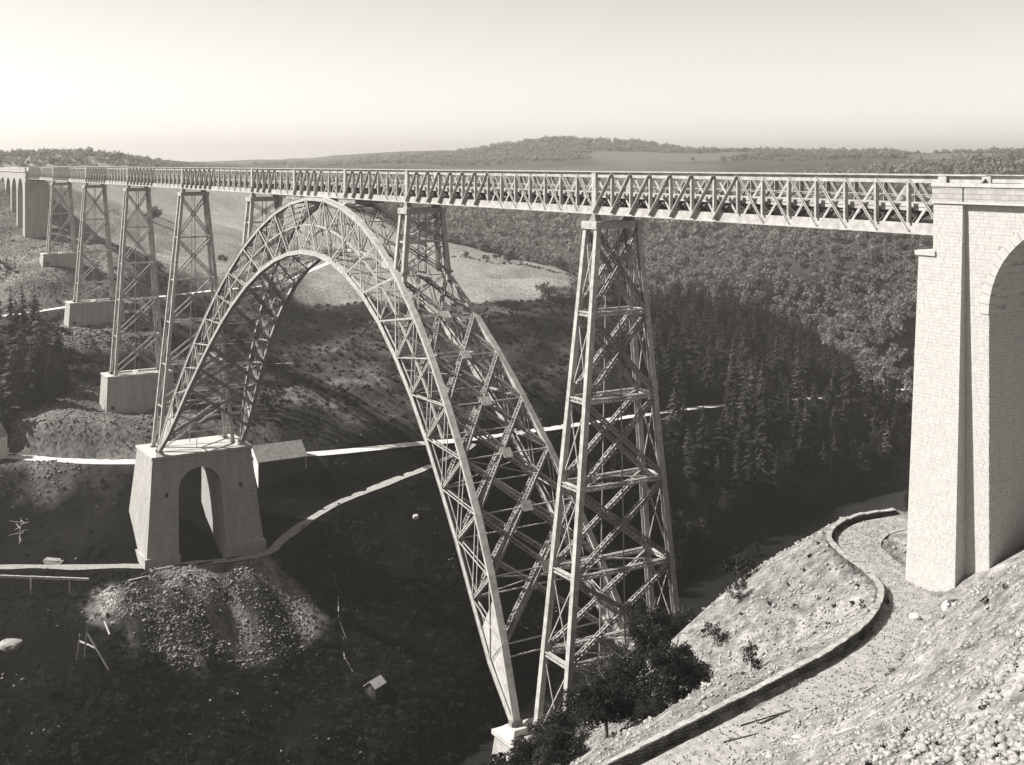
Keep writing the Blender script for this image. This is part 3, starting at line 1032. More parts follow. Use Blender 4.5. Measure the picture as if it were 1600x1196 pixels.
def diag_mesh(L, heavy, up):
    key = (round(L, 2), heavy, up)
    if key not in diag_cache:
        mb = MB()
        a, b_ = ((0, 0, 0.25), (L, 0, 4.85)) if up else ((0, 0, 4.85), (L, 0, 0.25))
        if heavy and not up:
            mb.bar((a[0], -0.12, a[2]), (b_[0], -0.12, b_[2]), 0.25, 0.05, (0, 1, 0))
            mb.bar((a[0], -0.22, a[2]), (b_[0], -0.22, b_[2]), 0.07, 0.18, (0, 1, 0))
        elif heavy:                                         # T-section standing out from the girder face
            mb.bar((a[0], -0.12, a[2]), (b_[0], -0.12, b_[2]), 0.18, 0.05, (0, 1, 0))
            mb.bar((a[0], -0.33, a[2]), (b_[0], -0.33, b_[2]), 0.09, 0.40, (0, 1, 0))
        else:
            mb.bar((a[0], 0.13, a[2]), (b_[0], 0.13, b_[2]), 0.25, 0.05, (0, 1, 0))
        diag_cache[key] = mb.mesh('diagonal', 'iron')
    return diag_cache[key]


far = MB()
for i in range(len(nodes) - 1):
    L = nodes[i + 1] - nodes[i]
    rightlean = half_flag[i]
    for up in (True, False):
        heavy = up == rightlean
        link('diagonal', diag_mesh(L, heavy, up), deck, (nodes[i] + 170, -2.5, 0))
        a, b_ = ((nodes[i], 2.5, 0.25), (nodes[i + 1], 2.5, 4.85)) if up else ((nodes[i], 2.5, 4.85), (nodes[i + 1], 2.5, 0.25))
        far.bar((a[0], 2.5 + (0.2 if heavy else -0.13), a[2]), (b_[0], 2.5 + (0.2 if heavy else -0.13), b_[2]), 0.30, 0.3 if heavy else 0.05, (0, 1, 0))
stuff(far.build('back_girder_diagonals', 'iron_worn_shaded', deck, DO))
# floor hung half way up between the girders, with its cross beams, stringers, rails and guard rails
cross = MB()
cross.box(-0.09, 0.09, -2.35, 2.35, 1.75, 2.28)
cross.bar((0, -2.35, 0.9), (0, -1.1, 1.8), 0.10, 0.16)
cross.bar((0, 2.35, 0.9), (0, 1.1, 1.8), 0.10, 0.16)
cross.box(-0.07, 0.07, -2.35, 2.35, 0.55, 0.75)
cross.bar((0, -2.3, 0.75), (0, 0.0, 1.75), 0.10, 0.12)
cross.bar((0, 2.3, 0.75), (0, 0.0, 1.75), 0.10, 0.12)
cross_me = cross.mesh('cross_beam', 'floor_iron')  # dark iron carries the shade under the floor
for xn in nodes:
    link('cross_beam', cross_me, deck, (xn + 170, 0, 0))
mb = MB()
mb.box(X0, X1, -2.15, 2.15, 2.285, 2.36)
mb.build('floor', 'floor_iron', deck, DO)
for yy in (-2.12, -0.75, 0.75, 2.12):
    mb = MB()
    mb.box(X0, X1, yy - 0.04, yy + 0.04, 2.02 if abs(yy) > 1 else 1.9, 2.282)
    if abs(yy) > 1:
        mb.box(X0, X1, yy - 0.05, yy + 0.05, 2.362, 2.62)
    mb.build('stringer', 'iron', deck, DO)
for yy in (-0.72, 0.72):
    mb = MB()
    mb.box(X0, X1, yy - 0.035, yy + 0.035, 2.363, 2.52)
    mb.build('rail', 'iron_worn_shaded', deck, DO)
for yy in (-2.2, 2.2):
    mb = MB()
    mb.box(X0, X1, yy - 0.03, yy + 0.03, 3.25, 3.31)
    mb.build('guard_rail', 'iron', deck, DO)
for i in range(0, len(nodes) - 2):                          # wind bracing in the plane of the lower chords
    mb = MB()
    sgn = 1 if i % 2 else -1
    mb.bar((nodes[i], -2.3 * sgn, 0.35), (nodes[i + 1], 2.3 * sgn, 0.35), 0.16, 0.10)
    mb.build('wind_brace', 'floor_iron', deck, DO)  # shade under the floor put into the dark iron


# ------------------------------------------------------------------ iron piers
def iron_pier(x, base, by, bx, label, levels=(-11.9, -22.2, -32.4, -42.6, -52.6), fine=False, ty=3.0, tx=1.15, top=-1.75):
    t = thing('iron_pier', label, 'bridge pier', (x, 0, base), 'iron piers carrying the deck')
    off = (-x, 0, -base)

    def C(sx, sy, z):
        k = (top - z) / (top - base)
        return np.array([x + sx * (tx + (bx - tx) * k), sy * (ty + (by - ty) * k), z])
    zs = [top] + [z for z in levels if z > base + 4.5] + [base]
    for sx in (-1, 1):
        for sy in (-1, 1):
            mb = MB()                                       # open trough leg: face plate and two webs
            a, b_ = C(sx, sy, top), C(sx, sy, base)
            mb.bar(a + (0, sy * 0.30, 0), b_ + (0, sy * 0.34, 0), 0.62, 0.07, (0, 1, 0), 0.78, 0.07)
            for q in (-0.25, 0.25):
                mb.bar(a + (q, -sy * 0.04, 0), b_ + (q * 1.3, -sy * 0.04, 0), 0.07, 0.62, (0, 1, 0), 0.07, 0.72)
            leg_ = mb.build('leg', 'iron', t, off)
            mb = MB()
            mb.box(b_[0] - 0.6, b_[0] + 0.6, b_[1] - 0.6, b_[1] + 0.6, base - 0.05, base + 0.35)
            mb.build('foot_plate', 'iron_worn_shaded', leg_)
    # capping frame and bearings
    mb = MB()
    mb.box(x - tx - 0.45, x + tx + 0.45, -ty - 0.5, -ty + 0.35, top, -0.85)
    mb.box(x - tx - 0.45, x + tx + 0.45, ty - 0.35, ty + 0.5, top, -0.85)
    for q in (-1, 1):
        mb.box(x + q * tx - 0.14, x + q * tx + 0.14, -ty + 0.35, ty - 0.35, top, -0.85)
    mb.build('capping_beam', 'iron', t, off)
    for sy in (-1, 1):
        mb = MB()
        mb.hexa([(x - 0.75, sy * 2.5 - 0.5, -0.848), (x + 0.75, sy * 2.5 - 0.5, -0.848), (x + 0.75, sy * 2.5 + 0.5, -0.848), (x - 0.75, sy * 2.5 + 0.5, -0.848),
                 (x - 0.3, sy * 2.5 - 0.35, -0.01), (x + 0.3, sy * 2.5 - 0.35, -0.01), (x + 0.3, sy * 2.5 + 0.35, -0.01), (x - 0.3, sy * 2.5 + 0.35, -0.01)])
        mb.build('bearing', 'iron_worn_shaded', t, off)
    n = len(zs)
    for i in range(n - 1):
        z0, z1 = zs[i], zs[i + 1]
        for sx in (-1, 1):                                  # broad faces, across the track
            for q in (-1, 1):
                mb = MB()
                a, b_ = C(sx, -q, z0 - 0.3), C(sx, q, z1 + 0.3)
                if fine:
                    mb.lattice(a, b_, 0.42, 0.5, (1, 0, 0), t=0.085, lace=0.065)
                else:
                    for e in (-0.19, 0.19):
                        mb.bar(a + (0, 0, e), b_ + (0, 0, e), 0.10, 0.34, (1, 0, 0))
                mb.build('cross_brace', 'iron_worn_shaded', t, off)
            mb = MB()
            a, b_ = (C(sx, 1, z0) + C(sx, -1, z0)) / 2, (C(sx, 1, z1) + C(sx, -1, z1)) / 2
            mb.bar(a, b_, 0.14, 0.14)
            mb.build('centre_rod', 'iron_worn_shaded', t, off)
        for sy in (-1, 1):                                  # narrow faces, along the track
            for q in (-1, 1):
                mb = MB()
                mb.bar(C(-q, sy, z0 - 0.2), C(q, sy, z1 + 0.2), 0.12, 0.12, (0, 1, 0))
                mb.build('side_brace', 'iron', t, off)
        if i > 0 or False:
            pass
        if i + 1 < n - 1 or fine:
            z = z1
            if z == base:
                continue
            for sx in (-1, 1):
                mb = MB()
                if fine:
                    mb.lattice(C(sx, -1, z), C(sx, 1, z), 0.34, 0.42, (0, 0, 1), t=0.09, lace=0.06)
                else:
                    mb.bar(C(sx, -1, z), C(sx, 1, z), 0.22, 0.30)
                mb.build('strut', 'iron', t, off)
            for sy in (-1, 1):
                mb = MB()
                if fine:
                    mb.lattice(C(-1, sy, z), C(1, sy, z), 0.34, 0.42, (0, 0, 1), t=0.09, lace=0.06)
                else:
                    mb.bar(C(-1, sy, z), C(1, sy, z), 0.22, 0.30)
                mb.build('strut', 'iron', t, off)
            for q in (-1, 1):
                mb = MB()
                mb.bar(C(-1, -q, z), (C(1, 1, z) + C(1, -1, z)) / 2, 0.16, 0.14)
                mb.bar(C(1, -q, z), (C(-1, 1, z) + C(-1, -1, z)) / 2, 0.16, 0.14)
                mb.build('plan_brace', 'iron', t, off)
    return t


iron_pier(XS['P1'], -26.2, 4.5, 1.9, 'shortest iron pier, hazy, next to the far masonry abutment')
iron_pier(XS['P2'], -38.2, 5.7, 2.3, 'hazy iron pier standing on the block beside the upper road')
iron_pier(XS['P3'], -53.2, 6.6, 2.7, 'tall iron pier on the block between the dark trees and the arch')
iron_pier(XS['P4'], -63.0, 9.0, 3.0, 'tall iron pier rising from the arch pedestal left of the arch')
iron_pier(XS['P5'], -63.0, 9.1, 3.0, 'tallest and nearest iron pier, in front of the near foot of the arch', fine=True)


# ------------------------------------------------------------------ the great arch
XC = -88.76
EXT = np.array([(0, 5.3), (40, 5.3), (50, 5.0), (60, 4.6), (70, 4.0), (76, 2.9), (80, 1.5), (82.5, 0.25)])
INT = np.array([(0, -4.5), (30, -4.6), (45, -4.9), (58, -5.3), (70, -4.9), (75, -4.2), (79, -2.8), (82.5, -0.25)])


def mid(s):
    return -62.0 + 56.5 * (1 - (s / 82.5) ** 2)


def arch_z(s, up):
    t = EXT if up else INT
    return mid(s) + float(np.interp(abs(s), t[:, 0], t[:, 1]))


def arch_pt(s, up, side):
    z = arch_z(s, up)
    return np.array([XC + s, side * (3.14 + 6.86 * (-0.5 - z) / 61.5), z])


SK = [4.107, 12.32, 20.53, 28.75, 36.96, 44.9, 51.2, 57.4, 63.3, 68.6, 73.6, 78.2]
SE = [-s for s in reversed(SK)] + SK


def s_int(s):
    """foot of the strut square to the arch"""
    m = 2 * 56.5 * s / 82.5 ** 2
    dep = float(np.interp(abs(s), EXT[:, 0], EXT[:, 1]) - np.interp(abs(s), INT[:, 0], INT[:, 1]))
    return s - dep * m / (1 + m * m)


arch = thing('great_arch', 'great crescent-shaped iron lattice arch spanning the valley', 'arch', (XC, 0, -62))
AO = (-XC, 0, 62)
fine_s = np.concatenate([np.arange(-82.5, -60, 1.5), np.arange(-60, 60, 3.0), np.arange(60, 82.6, 1.5)])
for side in (-1, 1):
    for up, nm in ((True, 'upper_chord'), (False, 'lower_chord')):
        mb = MB()
        ss = [-82.5] + ([s for s in SE] if up else [s_int(s) for s in SE]) + [82.5]
        for a, b_ in zip(ss[:-1], ss[1:]):
            p, q = arch_pt(a, up, side), arch_pt(b_, up, side)
            d = (q - p) / np.linalg.norm(q - p)
            p, q = p - d * 0.08, q + d * 0.08
            upv = np.array([0, 0, 1.0])
            nv = upv - d * (upv @ d)
            nv /= np.linalg.norm(nv)
            for e in (-0.32, 0.32):
                mb.bar(p + (0, e, 0), q + (0, e, 0), 0.10, 0.72)
            mb.bar(p + nv * (0.38 if up else -0.38), q + nv * (0.38 if up else -0.38), 0.92, 0.07)
        mb.build(nm, 'iron', arch, AO)
    mb = MB()
    ms = np.arange(-57, 57.1, 3.8)
    for a, b_ in zip(ms[:-1], ms[1:]):
        p = (arch_pt(a, True, side) + arch_pt(a, False, side)) / 2
        q = (arch_pt(b_, True, side) + arch_pt(b_, False, side)) / 2
        mb.bar(p, q, 0.30, 0.26)
    mb.build('middle_chord', 'iron', arch, AO)
    for k, s in enumerate(SE):
        e, i_ = arch_pt(s, True, side), arch_pt(s_int(s), False, side)
        mb = MB()
        if abs(s) > 38:
            mb.lattice(e, i_, 0.34, 0.34, (0, 1, 0), t=0.08, lace=0.05)
        else:
            mb.bar(e, i_, 0.09, 0.09, (0, 1, 0))
        mb.build('web_post', 'iron', arch, AO)
        if k + 1 < len(SE):
            s2 = SE[k + 1]
            e2, i2 = arch_pt(s2, True, side), arch_pt(s_int(s2), False, side)
            for a, b_ in ((e, i2), (i_, e2)):
                mb = MB()
                for off in (-0.28, 0.28) if abs(s) > 42 else (side * 0.3, -side * 0.3):
                    mb.bar(a + (0, off, 0), b_ + (0, off, 0), 0.14 if abs(s) > 42 else (0.26 if off * side > 0 else 0.10), 0.10, (0, 1, 0))
                mb.build('web_diagonal', 'iron', arch, AO)
    for sg in (-1, 1):                                      # plated ends running into the hinges
        p = [arch_pt(sg * 75.0, True, side), arch_pt(sg * 82.5, True, side), arch_pt(sg * 82.5, False, side), arch_pt(s_int(sg * 76.0), False, side)]
        mb = MB()
        for e in (-0.14, 0.14):
            n0 = len(mb.v)
            for o_ in (-0.03, 0.03):
                mb.v += [tuple(w + (0, e + o_, 0)) for w in p]
            mb.f += [(n0, n0 + 1, n0 + 2, n0 + 3), (n0 + 7, n0 + 6, n0 + 5, n0 + 4)] + [(n0 + i, n0 + 4 + i, n0 + 4 + (i + 1) % 4, n0 + (i + 1) % 4) for i in range(4)]
        o = mb.build('plated_end', 'iron', arch, AO)
        fix_normals(o)
        mb = MB()
        h = arch_pt(sg * 82.5, True, side)
        mb.bar(h + (0, -0.8, -0.25), h + (0, 0.8, -0.25), 0.7, 0.7)
        mb.build('hinge_pin', 'iron_worn_shaded', o)
# bracing between the two ribs, in the upper and the lower skin
for up in (True, False):
    S2 = SE if up else [s_int(s) for s in SE]
    for k, s in enumerate(S2):
        a, b_ = arch_pt(s, up, -1), arch_pt(s, up, 1)
        mb = MB()
        mb.bar(a, b_, 0.16, 0.16)
        tie_ = mb.build('rib_tie', 'iron', arch, AO)
        if 0 < k < len(S2) - 1:
            c = (a + b_) / 2
            wide = abs(s) > 30
            for q in (-1, 1):
                p0, p1 = arch_pt(S2[k - 1], up, q), arch_pt(S2[k + 1], up, -q)
                mb = MB()
                if wide:
                    mb.lattice(p0, p1, 0.46, 0.46, (0, 0, 1), t=0.085, lace=0.06)
                else:
                    mb.bar(p0, p1, 0.22, 0.22)
                mb.build('rib_brace', 'iron_worn_shaded', arch, AO)
            d = arch_pt(S2[k + 1], up, 1) - arch_pt(S2[k - 1], up, 1)
            d = d * np.array([1, 0, 1])
            d /= np.linalg.norm(d)
            nv = np.array([-d[2], 0, d[0]])
            mb = MB()
            w = 0.75 if wide else 0.5
            mb.bar(c - d * w + nv * 0.26, c + d * w + nv * 0.26, w * 2, 0.05, nv)
            mb.build('gusset_plate', 'iron', tie_)
for k, s in enumerate(SE):                                  # sway frames inside the arch
    if k % 2 == 0 and 25 < abs(s) < 74:
        a, b_ = arch_pt(s, True, -1), arch_pt(s, True, 1)
        c, d = arch_pt(s_int(s), False, -1), arch_pt(s_int(s), False, 1)
        mb = MB()
        mb.bar(a, d, 0.14, 0.14, (1, 0, 0))
        mb.bar(b_, c, 0.14, 0.14, (1, 0, 0))
        mb.build('sway_frame', 'iron_worn_shaded', arch, AO)

# short piers standing on the haunches, and the bearers on the crown
for nm, lab in (('A1', 'short iron pier standing on the left haunch of the arch'), ('A2', 'short iron pier standing on the right haunch of the arch')):
    s = XS[nm] - XC
    zb = arch_z(s, True) + 0.45
    t = iron_pier(XS[nm], zb, 3.0 + 0.075 * (-zb), 1.5, lab, levels=(zb / 2 - 0.6,))
    # feet reach the sloping chord on the lower side
    sg = 1 if s > 0 else -1
    for sy in (-1, 1):
        mb = MB()
        xx = XS[nm] + sg * 1.5
        yy = sy * (3.0 + 0.075 * (-zb))
        mb.bar((xx, yy, zb), (xx + sg * 0.1, yy, arch_z(s + sg * 1.6, True) + 0.2), 0.7, 0.7, (0, 1, 0))
        mb.build('foot', 'iron', t, (-XS[nm], 0, -zb))
for nm, lab in (('C1', 'low iron bearer box on the arch crown, left one'), ('C2', 'low iron bearer box on the arch crown, right one')):
    s = XS[nm] - XC
    zc = arch_z(s, True) + 0.42
    t = thing('crown_bearer', lab, 'bridge bearing', (XS[nm], 0, zc), 'bearers on the crown of the arch')
    sg = 1 if s > 0 else -1
    for sy in (-1, 1):
        mb = MB()
        n_ = 5
        xa, xb = XS[nm] - sg * 3.0, XS[nm] + sg * 4.5
        mb.box(*sorted((xa, xb)), sy * 2.5 - 0.16, sy * 2.5 + 0.16, -0.75, -0.02)
        mb.build('bolster', 'iron_worn_shaded', t, (-XS[nm], 0, -zc))
        mb = MB()
        mb.hexa([(XS[nm] - 0.5, sy * 3.2 - 0.3, zc - 0.3), (XS[nm] + 0.5, sy * 3.2 - 0.3, zc - 0.3), (XS[nm] + 0.5, sy * 3.2 + 0.3, zc - 0.3), (XS[nm] - 0.5, sy * 3.2 + 0.3, zc - 0.3),
                 (XS[nm] - 0.5, sy * 2.5 - 0.2, -0.753), (XS[nm] + 0.5, sy * 2.5 - 0.2, -0.753), (XS[nm] + 0.5, sy * 2.5 + 0.2, -0.753), (XS[nm] - 0.5, sy * 2.5 + 0.2, -0.753)])
        mb.build('stool', 'iron', t, (-XS[nm], 0, -zc))
    mb = MB()
    mb.box(XS[nm] + sg * 4.2 - 0.15, XS[nm] + sg * 4.2 + 0.15, -2.3, 2.3, -0.75, -0.1)
    mb.build('cross_beam', 'iron_worn_shaded', t, (-XS[nm], 0, -zc))


# ------------------------------------------------------------------ parapet of the footpath
wall_line = WALL_LINE
pw = thing('parapet_wall', 'low dry stone parapet wall winding along the footpath down the stony slope', 'wall', tuple(wall_line[60]))
PO = tuple(-wall_line[60])
out_n = -_nn
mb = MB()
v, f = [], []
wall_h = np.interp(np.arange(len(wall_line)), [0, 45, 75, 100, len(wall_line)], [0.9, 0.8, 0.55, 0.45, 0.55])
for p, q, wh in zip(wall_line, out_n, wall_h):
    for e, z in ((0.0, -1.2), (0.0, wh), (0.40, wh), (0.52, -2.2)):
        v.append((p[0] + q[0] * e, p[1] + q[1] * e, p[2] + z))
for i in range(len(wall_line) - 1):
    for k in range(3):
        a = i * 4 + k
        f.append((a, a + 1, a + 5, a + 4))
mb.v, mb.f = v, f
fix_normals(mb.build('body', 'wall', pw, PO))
i = 0
while i < len(wall_line) - 1:
    p, q, n_ = wall_line[i], wall_line[i + 1], out_n[i]
    mb = MB()
    z0 = max(wall_h[i], wall_h[i + 1]) + 0.003
    z1 = z0 + random.uniform(0.07, 0.15)
    a0, a1 = p + (q - p) * 0.03, q - (q - p) * 0.03
    e0, e1 = -0.06 + random.uniform(-0.04, 0.04), 0.42 + random.uniform(-0.04, 0.05)
    pts = []
    for z in (z0, z1):
        for b_, e in ((a0, e0), (a1, e0), (a1, e1), (a0, e1)):
            pts.append((b_[0] + n_[0] * e, b_[1] + n_[1] * e, b_[2] + z + random.uniform(-0.03, 0.03) * (z > z0)))
    mb.hexa(pts)
    mb.build('coping_stone', 'rubble', pw, PO)
    i += 1


# ------------------------------------------------------------------ vegetation meshes
def conifer_crown(h, r, seed, tiers=13, per=8, start=0.12, ragged=0.3):
    g = np.random.default_rng(seed)
    v, f = [], []
    for t in range(tiers):
        k = t / (tiers - 1)
        z = h * (start + (0.97 - start) * k)
        rr = r * (1 - k) ** 0.8 + 0.05 * r
        n = max(4, int(per * (1 - 0.45 * k)))
        a0 = g.uniform(0, 6.28)
        for j in range(n):
            if g.random() < 0.12:
                continue
            a = a0 + 6.283 * j / n + g.normal(0, 0.15)
            L = rr * (1 + g.normal(0, ragged))
            dz = -L * g.uniform(0.15, 0.55)
            w = L * g.uniform(0.25, 0.42)
            zz = z + g.normal(0, 0.025 * h)
            c, s = math.cos(a), math.sin(a)
            m = len(v)
            v += [(0, 0, zz + 0.12 * L), (c * L * 0.6 - s * w, s * L * 0.6 + c * w, zz + dz * 0.8), (c * L, s * L, zz + dz),
                  (c * L * 0.6 + s * w, s * L * 0.6 - c * w, zz + dz * 0.8)]
            f += [(m, m + 1, m + 2), (m, m + 2, m + 3)]
    m = len(v)
    v += [(0.03 * r, 0, h * 0.86), (-0.05 * r, 0.06 * r, h * 0.86), (-0.05 * r, -0.06 * r, h * 0.86), (0, 0, h)]
    f += [(m, m + 1, m + 3), (m + 1, m + 2, m + 3), (m + 2, m, m + 3)]
    return np.array(v), np.array(f)


def leaf_crown(w, h, z0, seed, blobs=12, leaves=400, leaf=0.3, flat=0.85, tri=False, spread=0.36, rlo=0.16, rhi=0.30):
    """leaf-sized faces spread through clumps of uneven size"""
    g = np.random.default_rng(seed)
    c = []
    while len(c) < blobs:
        p = g.uniform(-1, 1, 3)
        if p @ p < 1:
            c.append(p)
    c = np.array(c) * np.array([w * spread, w * spread, h * spread])
    br = g.uniform(rlo, rhi, blobs) * w
    which = g.choice(blobs, leaves, p=br ** 2 / (br ** 2).sum())
    d = g.normal(0, 1, (leaves, 3))
    d /= np.linalg.norm(d, axis=1)[:, None]
    rad = br[which] * (1 - 0.45 * g.random(leaves) ** 1.5)
    pos = c[which] + d * rad[:, None] * np.array([1, 1, flat])
    pos[:, 2] += z0 + h / 2
    nrm = d + g.normal(0, 0.55, (leaves, 3))
    nrm /= np.linalg.norm(nrm, axis=1)[:, None]
    t = np.cross(nrm, g.normal(0, 1, (leaves, 3)))
    t /= np.linalg.norm(t, axis=1)[:, None]
    b_ = np.cross(nrm, t)
    sz = leaf * g.uniform(0.6, 1.3, leaves)[:, None]
    v = np.stack([pos - t * sz, pos - b_ * sz * 0.6, pos + t * sz, pos + b_ * sz * 0.6], 1).reshape(-1, 3)
    if tri:
        v = np.stack([pos - t * sz, pos + t * sz * 0.7 - b_ * sz * 0.75, pos + t * sz * 0.5 + b_ * sz], 1).reshape(-1, 3)
        return v, np.arange(leaves * 3).reshape(-1, 3)
    f = np.arange(leaves * 4).reshape(-1, 4)
    return v, f


def trunk_mesh(h, r, seed, limbs=4, spread=0.0):
    g = random.Random(seed)
    mb = MB()
    p = np.array([0, 0, -0.6])
    n = 5
    for k in range(n):
        q = np.array([g.uniform(-1, 1) * 0.02 * h, g.uniform(-1, 1) * 0.02 * h, h * (k + 1) / n])
        mb.bar(p, q, 2 * r * (1 - 0.85 * k / n), 2 * r * (1 - 0.85 * k / n), (1, 0, 0), 2 * r * (1 - 0.85 * (k + 1) / n), 2 * r * (1 - 0.85 * (k + 1) / n))
        if k >= 2 and spread:
            for _ in range(limbs // 2):
                a = g.uniform(0, 6.28)
                L = spread * g.uniform(0.5, 1)
                mb.bar(q, q + np.array([math.cos(a) * L, math.sin(a) * L, L * g.uniform(0.3, 0.8)]), r * 0.7, r * 0.7, (1, 0, 0), r * 0.2, r * 0.2)
        p = q
    return mb.mesh('trunk', 'bark')


def scatter_mesh(name, variants, x, y, z, scale, mat, sz=None, seed=5):
    """one mesh out of many small copies, for masses nobody could count"""
    g = np.random.default_rng(seed)
    vs, fs, m = [], [], 0
    which = g.integers(0, len(variants), len(x))
    ang = g.uniform(0, 6.283, len(x))
    k = variants[0][1].shape[1]
    for i, (V_, F_) in enumerate(variants):
        idx = np.where(which == i)[0]
        if not len(idx):
            continue
        c, s = np.cos(ang[idx])[:, None], np.sin(ang[idx])[:, None]
        sc = scale[idx][:, None]
        szz = sc if sz is None else sz[idx][:, None]
        X = (V_[None, :, 0] * c - V_[None, :, 1] * s) * sc + x[idx][:, None]
        Y = (V_[None, :, 0] * s + V_[None, :, 1] * c) * sc + y[idx][:, None]
        Z = V_[None, :, 2] * szz + z[idx][:, None]
        n_ = len(V_)
        vs.append(np.stack([X, Y, Z], -1).reshape(-1, 3))
        fs.append((F_[None] + (np.arange(len(idx)) * n_)[:, None, None] + m).reshape(-1, k))
        m += n_ * len(idx)
    return mesh_np(name, np.vstack(vs), np.vstack(fs), mat)


def inside(x, y, poly):
    return poly_mask(x, y, poly, 0.01) > 0.5


def clear_of(x, y, lines):
    ok = np.ones(x.shape, bool)
    for line, r in lines:
        d, _ = near_line(x, y, line, r + 1)
        ok &= ~(d < r)
    return ok


def clear_of_masonry(x, y):
    ok = np.ones(x.shape, bool)
    for a, b_, c, d in ((-190, -163, -18, 18), (-14, 12, -18, 18), (-350, -338, -10, 10), (-295, -282, -11, 11), (-240, -226, -12, 12), (-500, -392, -7, 7),
                        (46, 115, -8, 8), (-198, -184, 17, 36)):
        ok &= ~((x > a) & (x < b_) & (y > c) & (y < d))
    return ok


BED_LINES = [(ROAD_LINE, 4.2), (TRACK_LINE, 3.0), (HIGH_LINE, 4.5), (MID_LINE, 2.0), (PATH_LINE, 3.4), (RIVER_LINE, 13)]
CAMXY = np.array([120.46, -85.74])

# conifers of the wood across the valley
CON = [conifer_crown(14, 2.7 + 0.25 * (k % 3), 100 + k, tiers=17, per=10) for k in range(8)]
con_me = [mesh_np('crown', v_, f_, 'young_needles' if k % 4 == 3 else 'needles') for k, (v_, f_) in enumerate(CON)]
con_trunk = [trunk_mesh(12.5, 0.22, 200 + k) for k in range(3)]


def conifer(x, y, s, label, group, hs=1.0, cat='tree', name='conifer_tree', lean=0.0):
    z = h1(x, y)
    t = thing(name, label, cat, (x, y, z - 0.2), group)
    t.rotation_euler = (random.uniform(-lean, lean), random.uniform(-lean, lean), random.uniform(0, 6.28))
    sw = random.uniform(0.75, 1.35)
    t.scale = (s * sw, s * sw, s * hs)
    link('trunk', random.choice(con_trunk), t)
    link('crown', random.choice(con_me), t)
    return t


WOOD = [(-345, 240), (-375, 275), (-385, 330), (-370, 375), (-330, 385), (-285, 345), (-262, 265), (-240, 200), (-262, 188), (-310, 222)]
WOOD_LOW = [(-215, 150), (-238, 195), (-256, 240), (-272, 310), (-285, 375), (-250, 380), (-225, 300), (-205, 240), (-190, 190)]
px_, py_ = RNG.uniform(-400, -180, 9000), RNG.uniform(140, 400, 9000)
dens = fbm(px_, py_, 40, 3, 71)
ok = (inside(px_, py_, WOOD) & (dens > -0.30)) | (inside(px_, py_, WOOD_LOW) & (dens > -0.12))
ok &= clear_of(px_, py_, [(ROAD_LINE, 5.5), (RIVER_LINE, 16)])
px_, py_ = px_[ok], py_[ok]
keep = []
for a, b_ in zip(px_, py_):                                  # no two trunks closer than about 3.4 m
    if all((a - c) ** 2 + (b_ - d) ** 2 > 20 for c, d in keep):
        keep.append((a, b_))
    if len(keep) > 900:
        break
keep = np.array(keep)
keep = keep[np.argsort(np.hypot(keep[:, 0] - CAMXY[0], keep[:, 1] - CAMXY[1]))]
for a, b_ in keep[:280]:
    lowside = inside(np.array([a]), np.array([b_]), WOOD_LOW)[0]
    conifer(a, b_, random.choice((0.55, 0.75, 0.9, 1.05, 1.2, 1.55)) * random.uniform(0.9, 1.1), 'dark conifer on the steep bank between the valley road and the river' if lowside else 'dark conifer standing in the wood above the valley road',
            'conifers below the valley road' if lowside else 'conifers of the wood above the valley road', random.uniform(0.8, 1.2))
for k in range(16):                                         # a row of conifers hiding part of the road
    i = int(len(ROAD_LINE) * (0.62 + 0.015 * k))
    p = ROAD_LINE[min(i, len(ROAD_LINE) - 1)]
    conifer(p[0] + 5 + random.uniform(0, 5), p[1] - 3 + random.uniform(-3, 3), random.uniform(0.7, 1.1), 'dark conifer just below the valley road, screening it', 'conifers screening the road', random.uniform(0.9, 1.2))
rest = keep[280:]
if len(rest):
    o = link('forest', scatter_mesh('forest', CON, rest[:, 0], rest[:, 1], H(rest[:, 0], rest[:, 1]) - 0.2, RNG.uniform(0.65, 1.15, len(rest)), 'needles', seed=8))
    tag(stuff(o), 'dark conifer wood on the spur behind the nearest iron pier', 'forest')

# conifers at the left edge of the picture
for x, y, s in ((-246, -38, 1.3), (-243, -32, 1.35), (-241, -27, 1.25), (-240, -22, 1.05), (-246, -17.5, 0.95), (-258, -33, 1.35), (-258, -27, 1.3), (-262, -21, 1.2), (-268, -15, 1.0),
                (-286, -33, 1.25), (-290, -25, 1.2), (-290, -18, 1.0), (-250, -24, 1.2), (-274, -26, 1.25), (-276, -19, 1.05), (-299, -28, 1.1), (-252, -36, 1.3), (-238, -36, 1.2), (-300, -20, 0.9), (-268, -33, 1.3)):
    conifer(x, y, s, 'tall dark conifer in the clump left of the second and third piers', 'conifers left of the piers', random.uniform(0.9, 1.15))

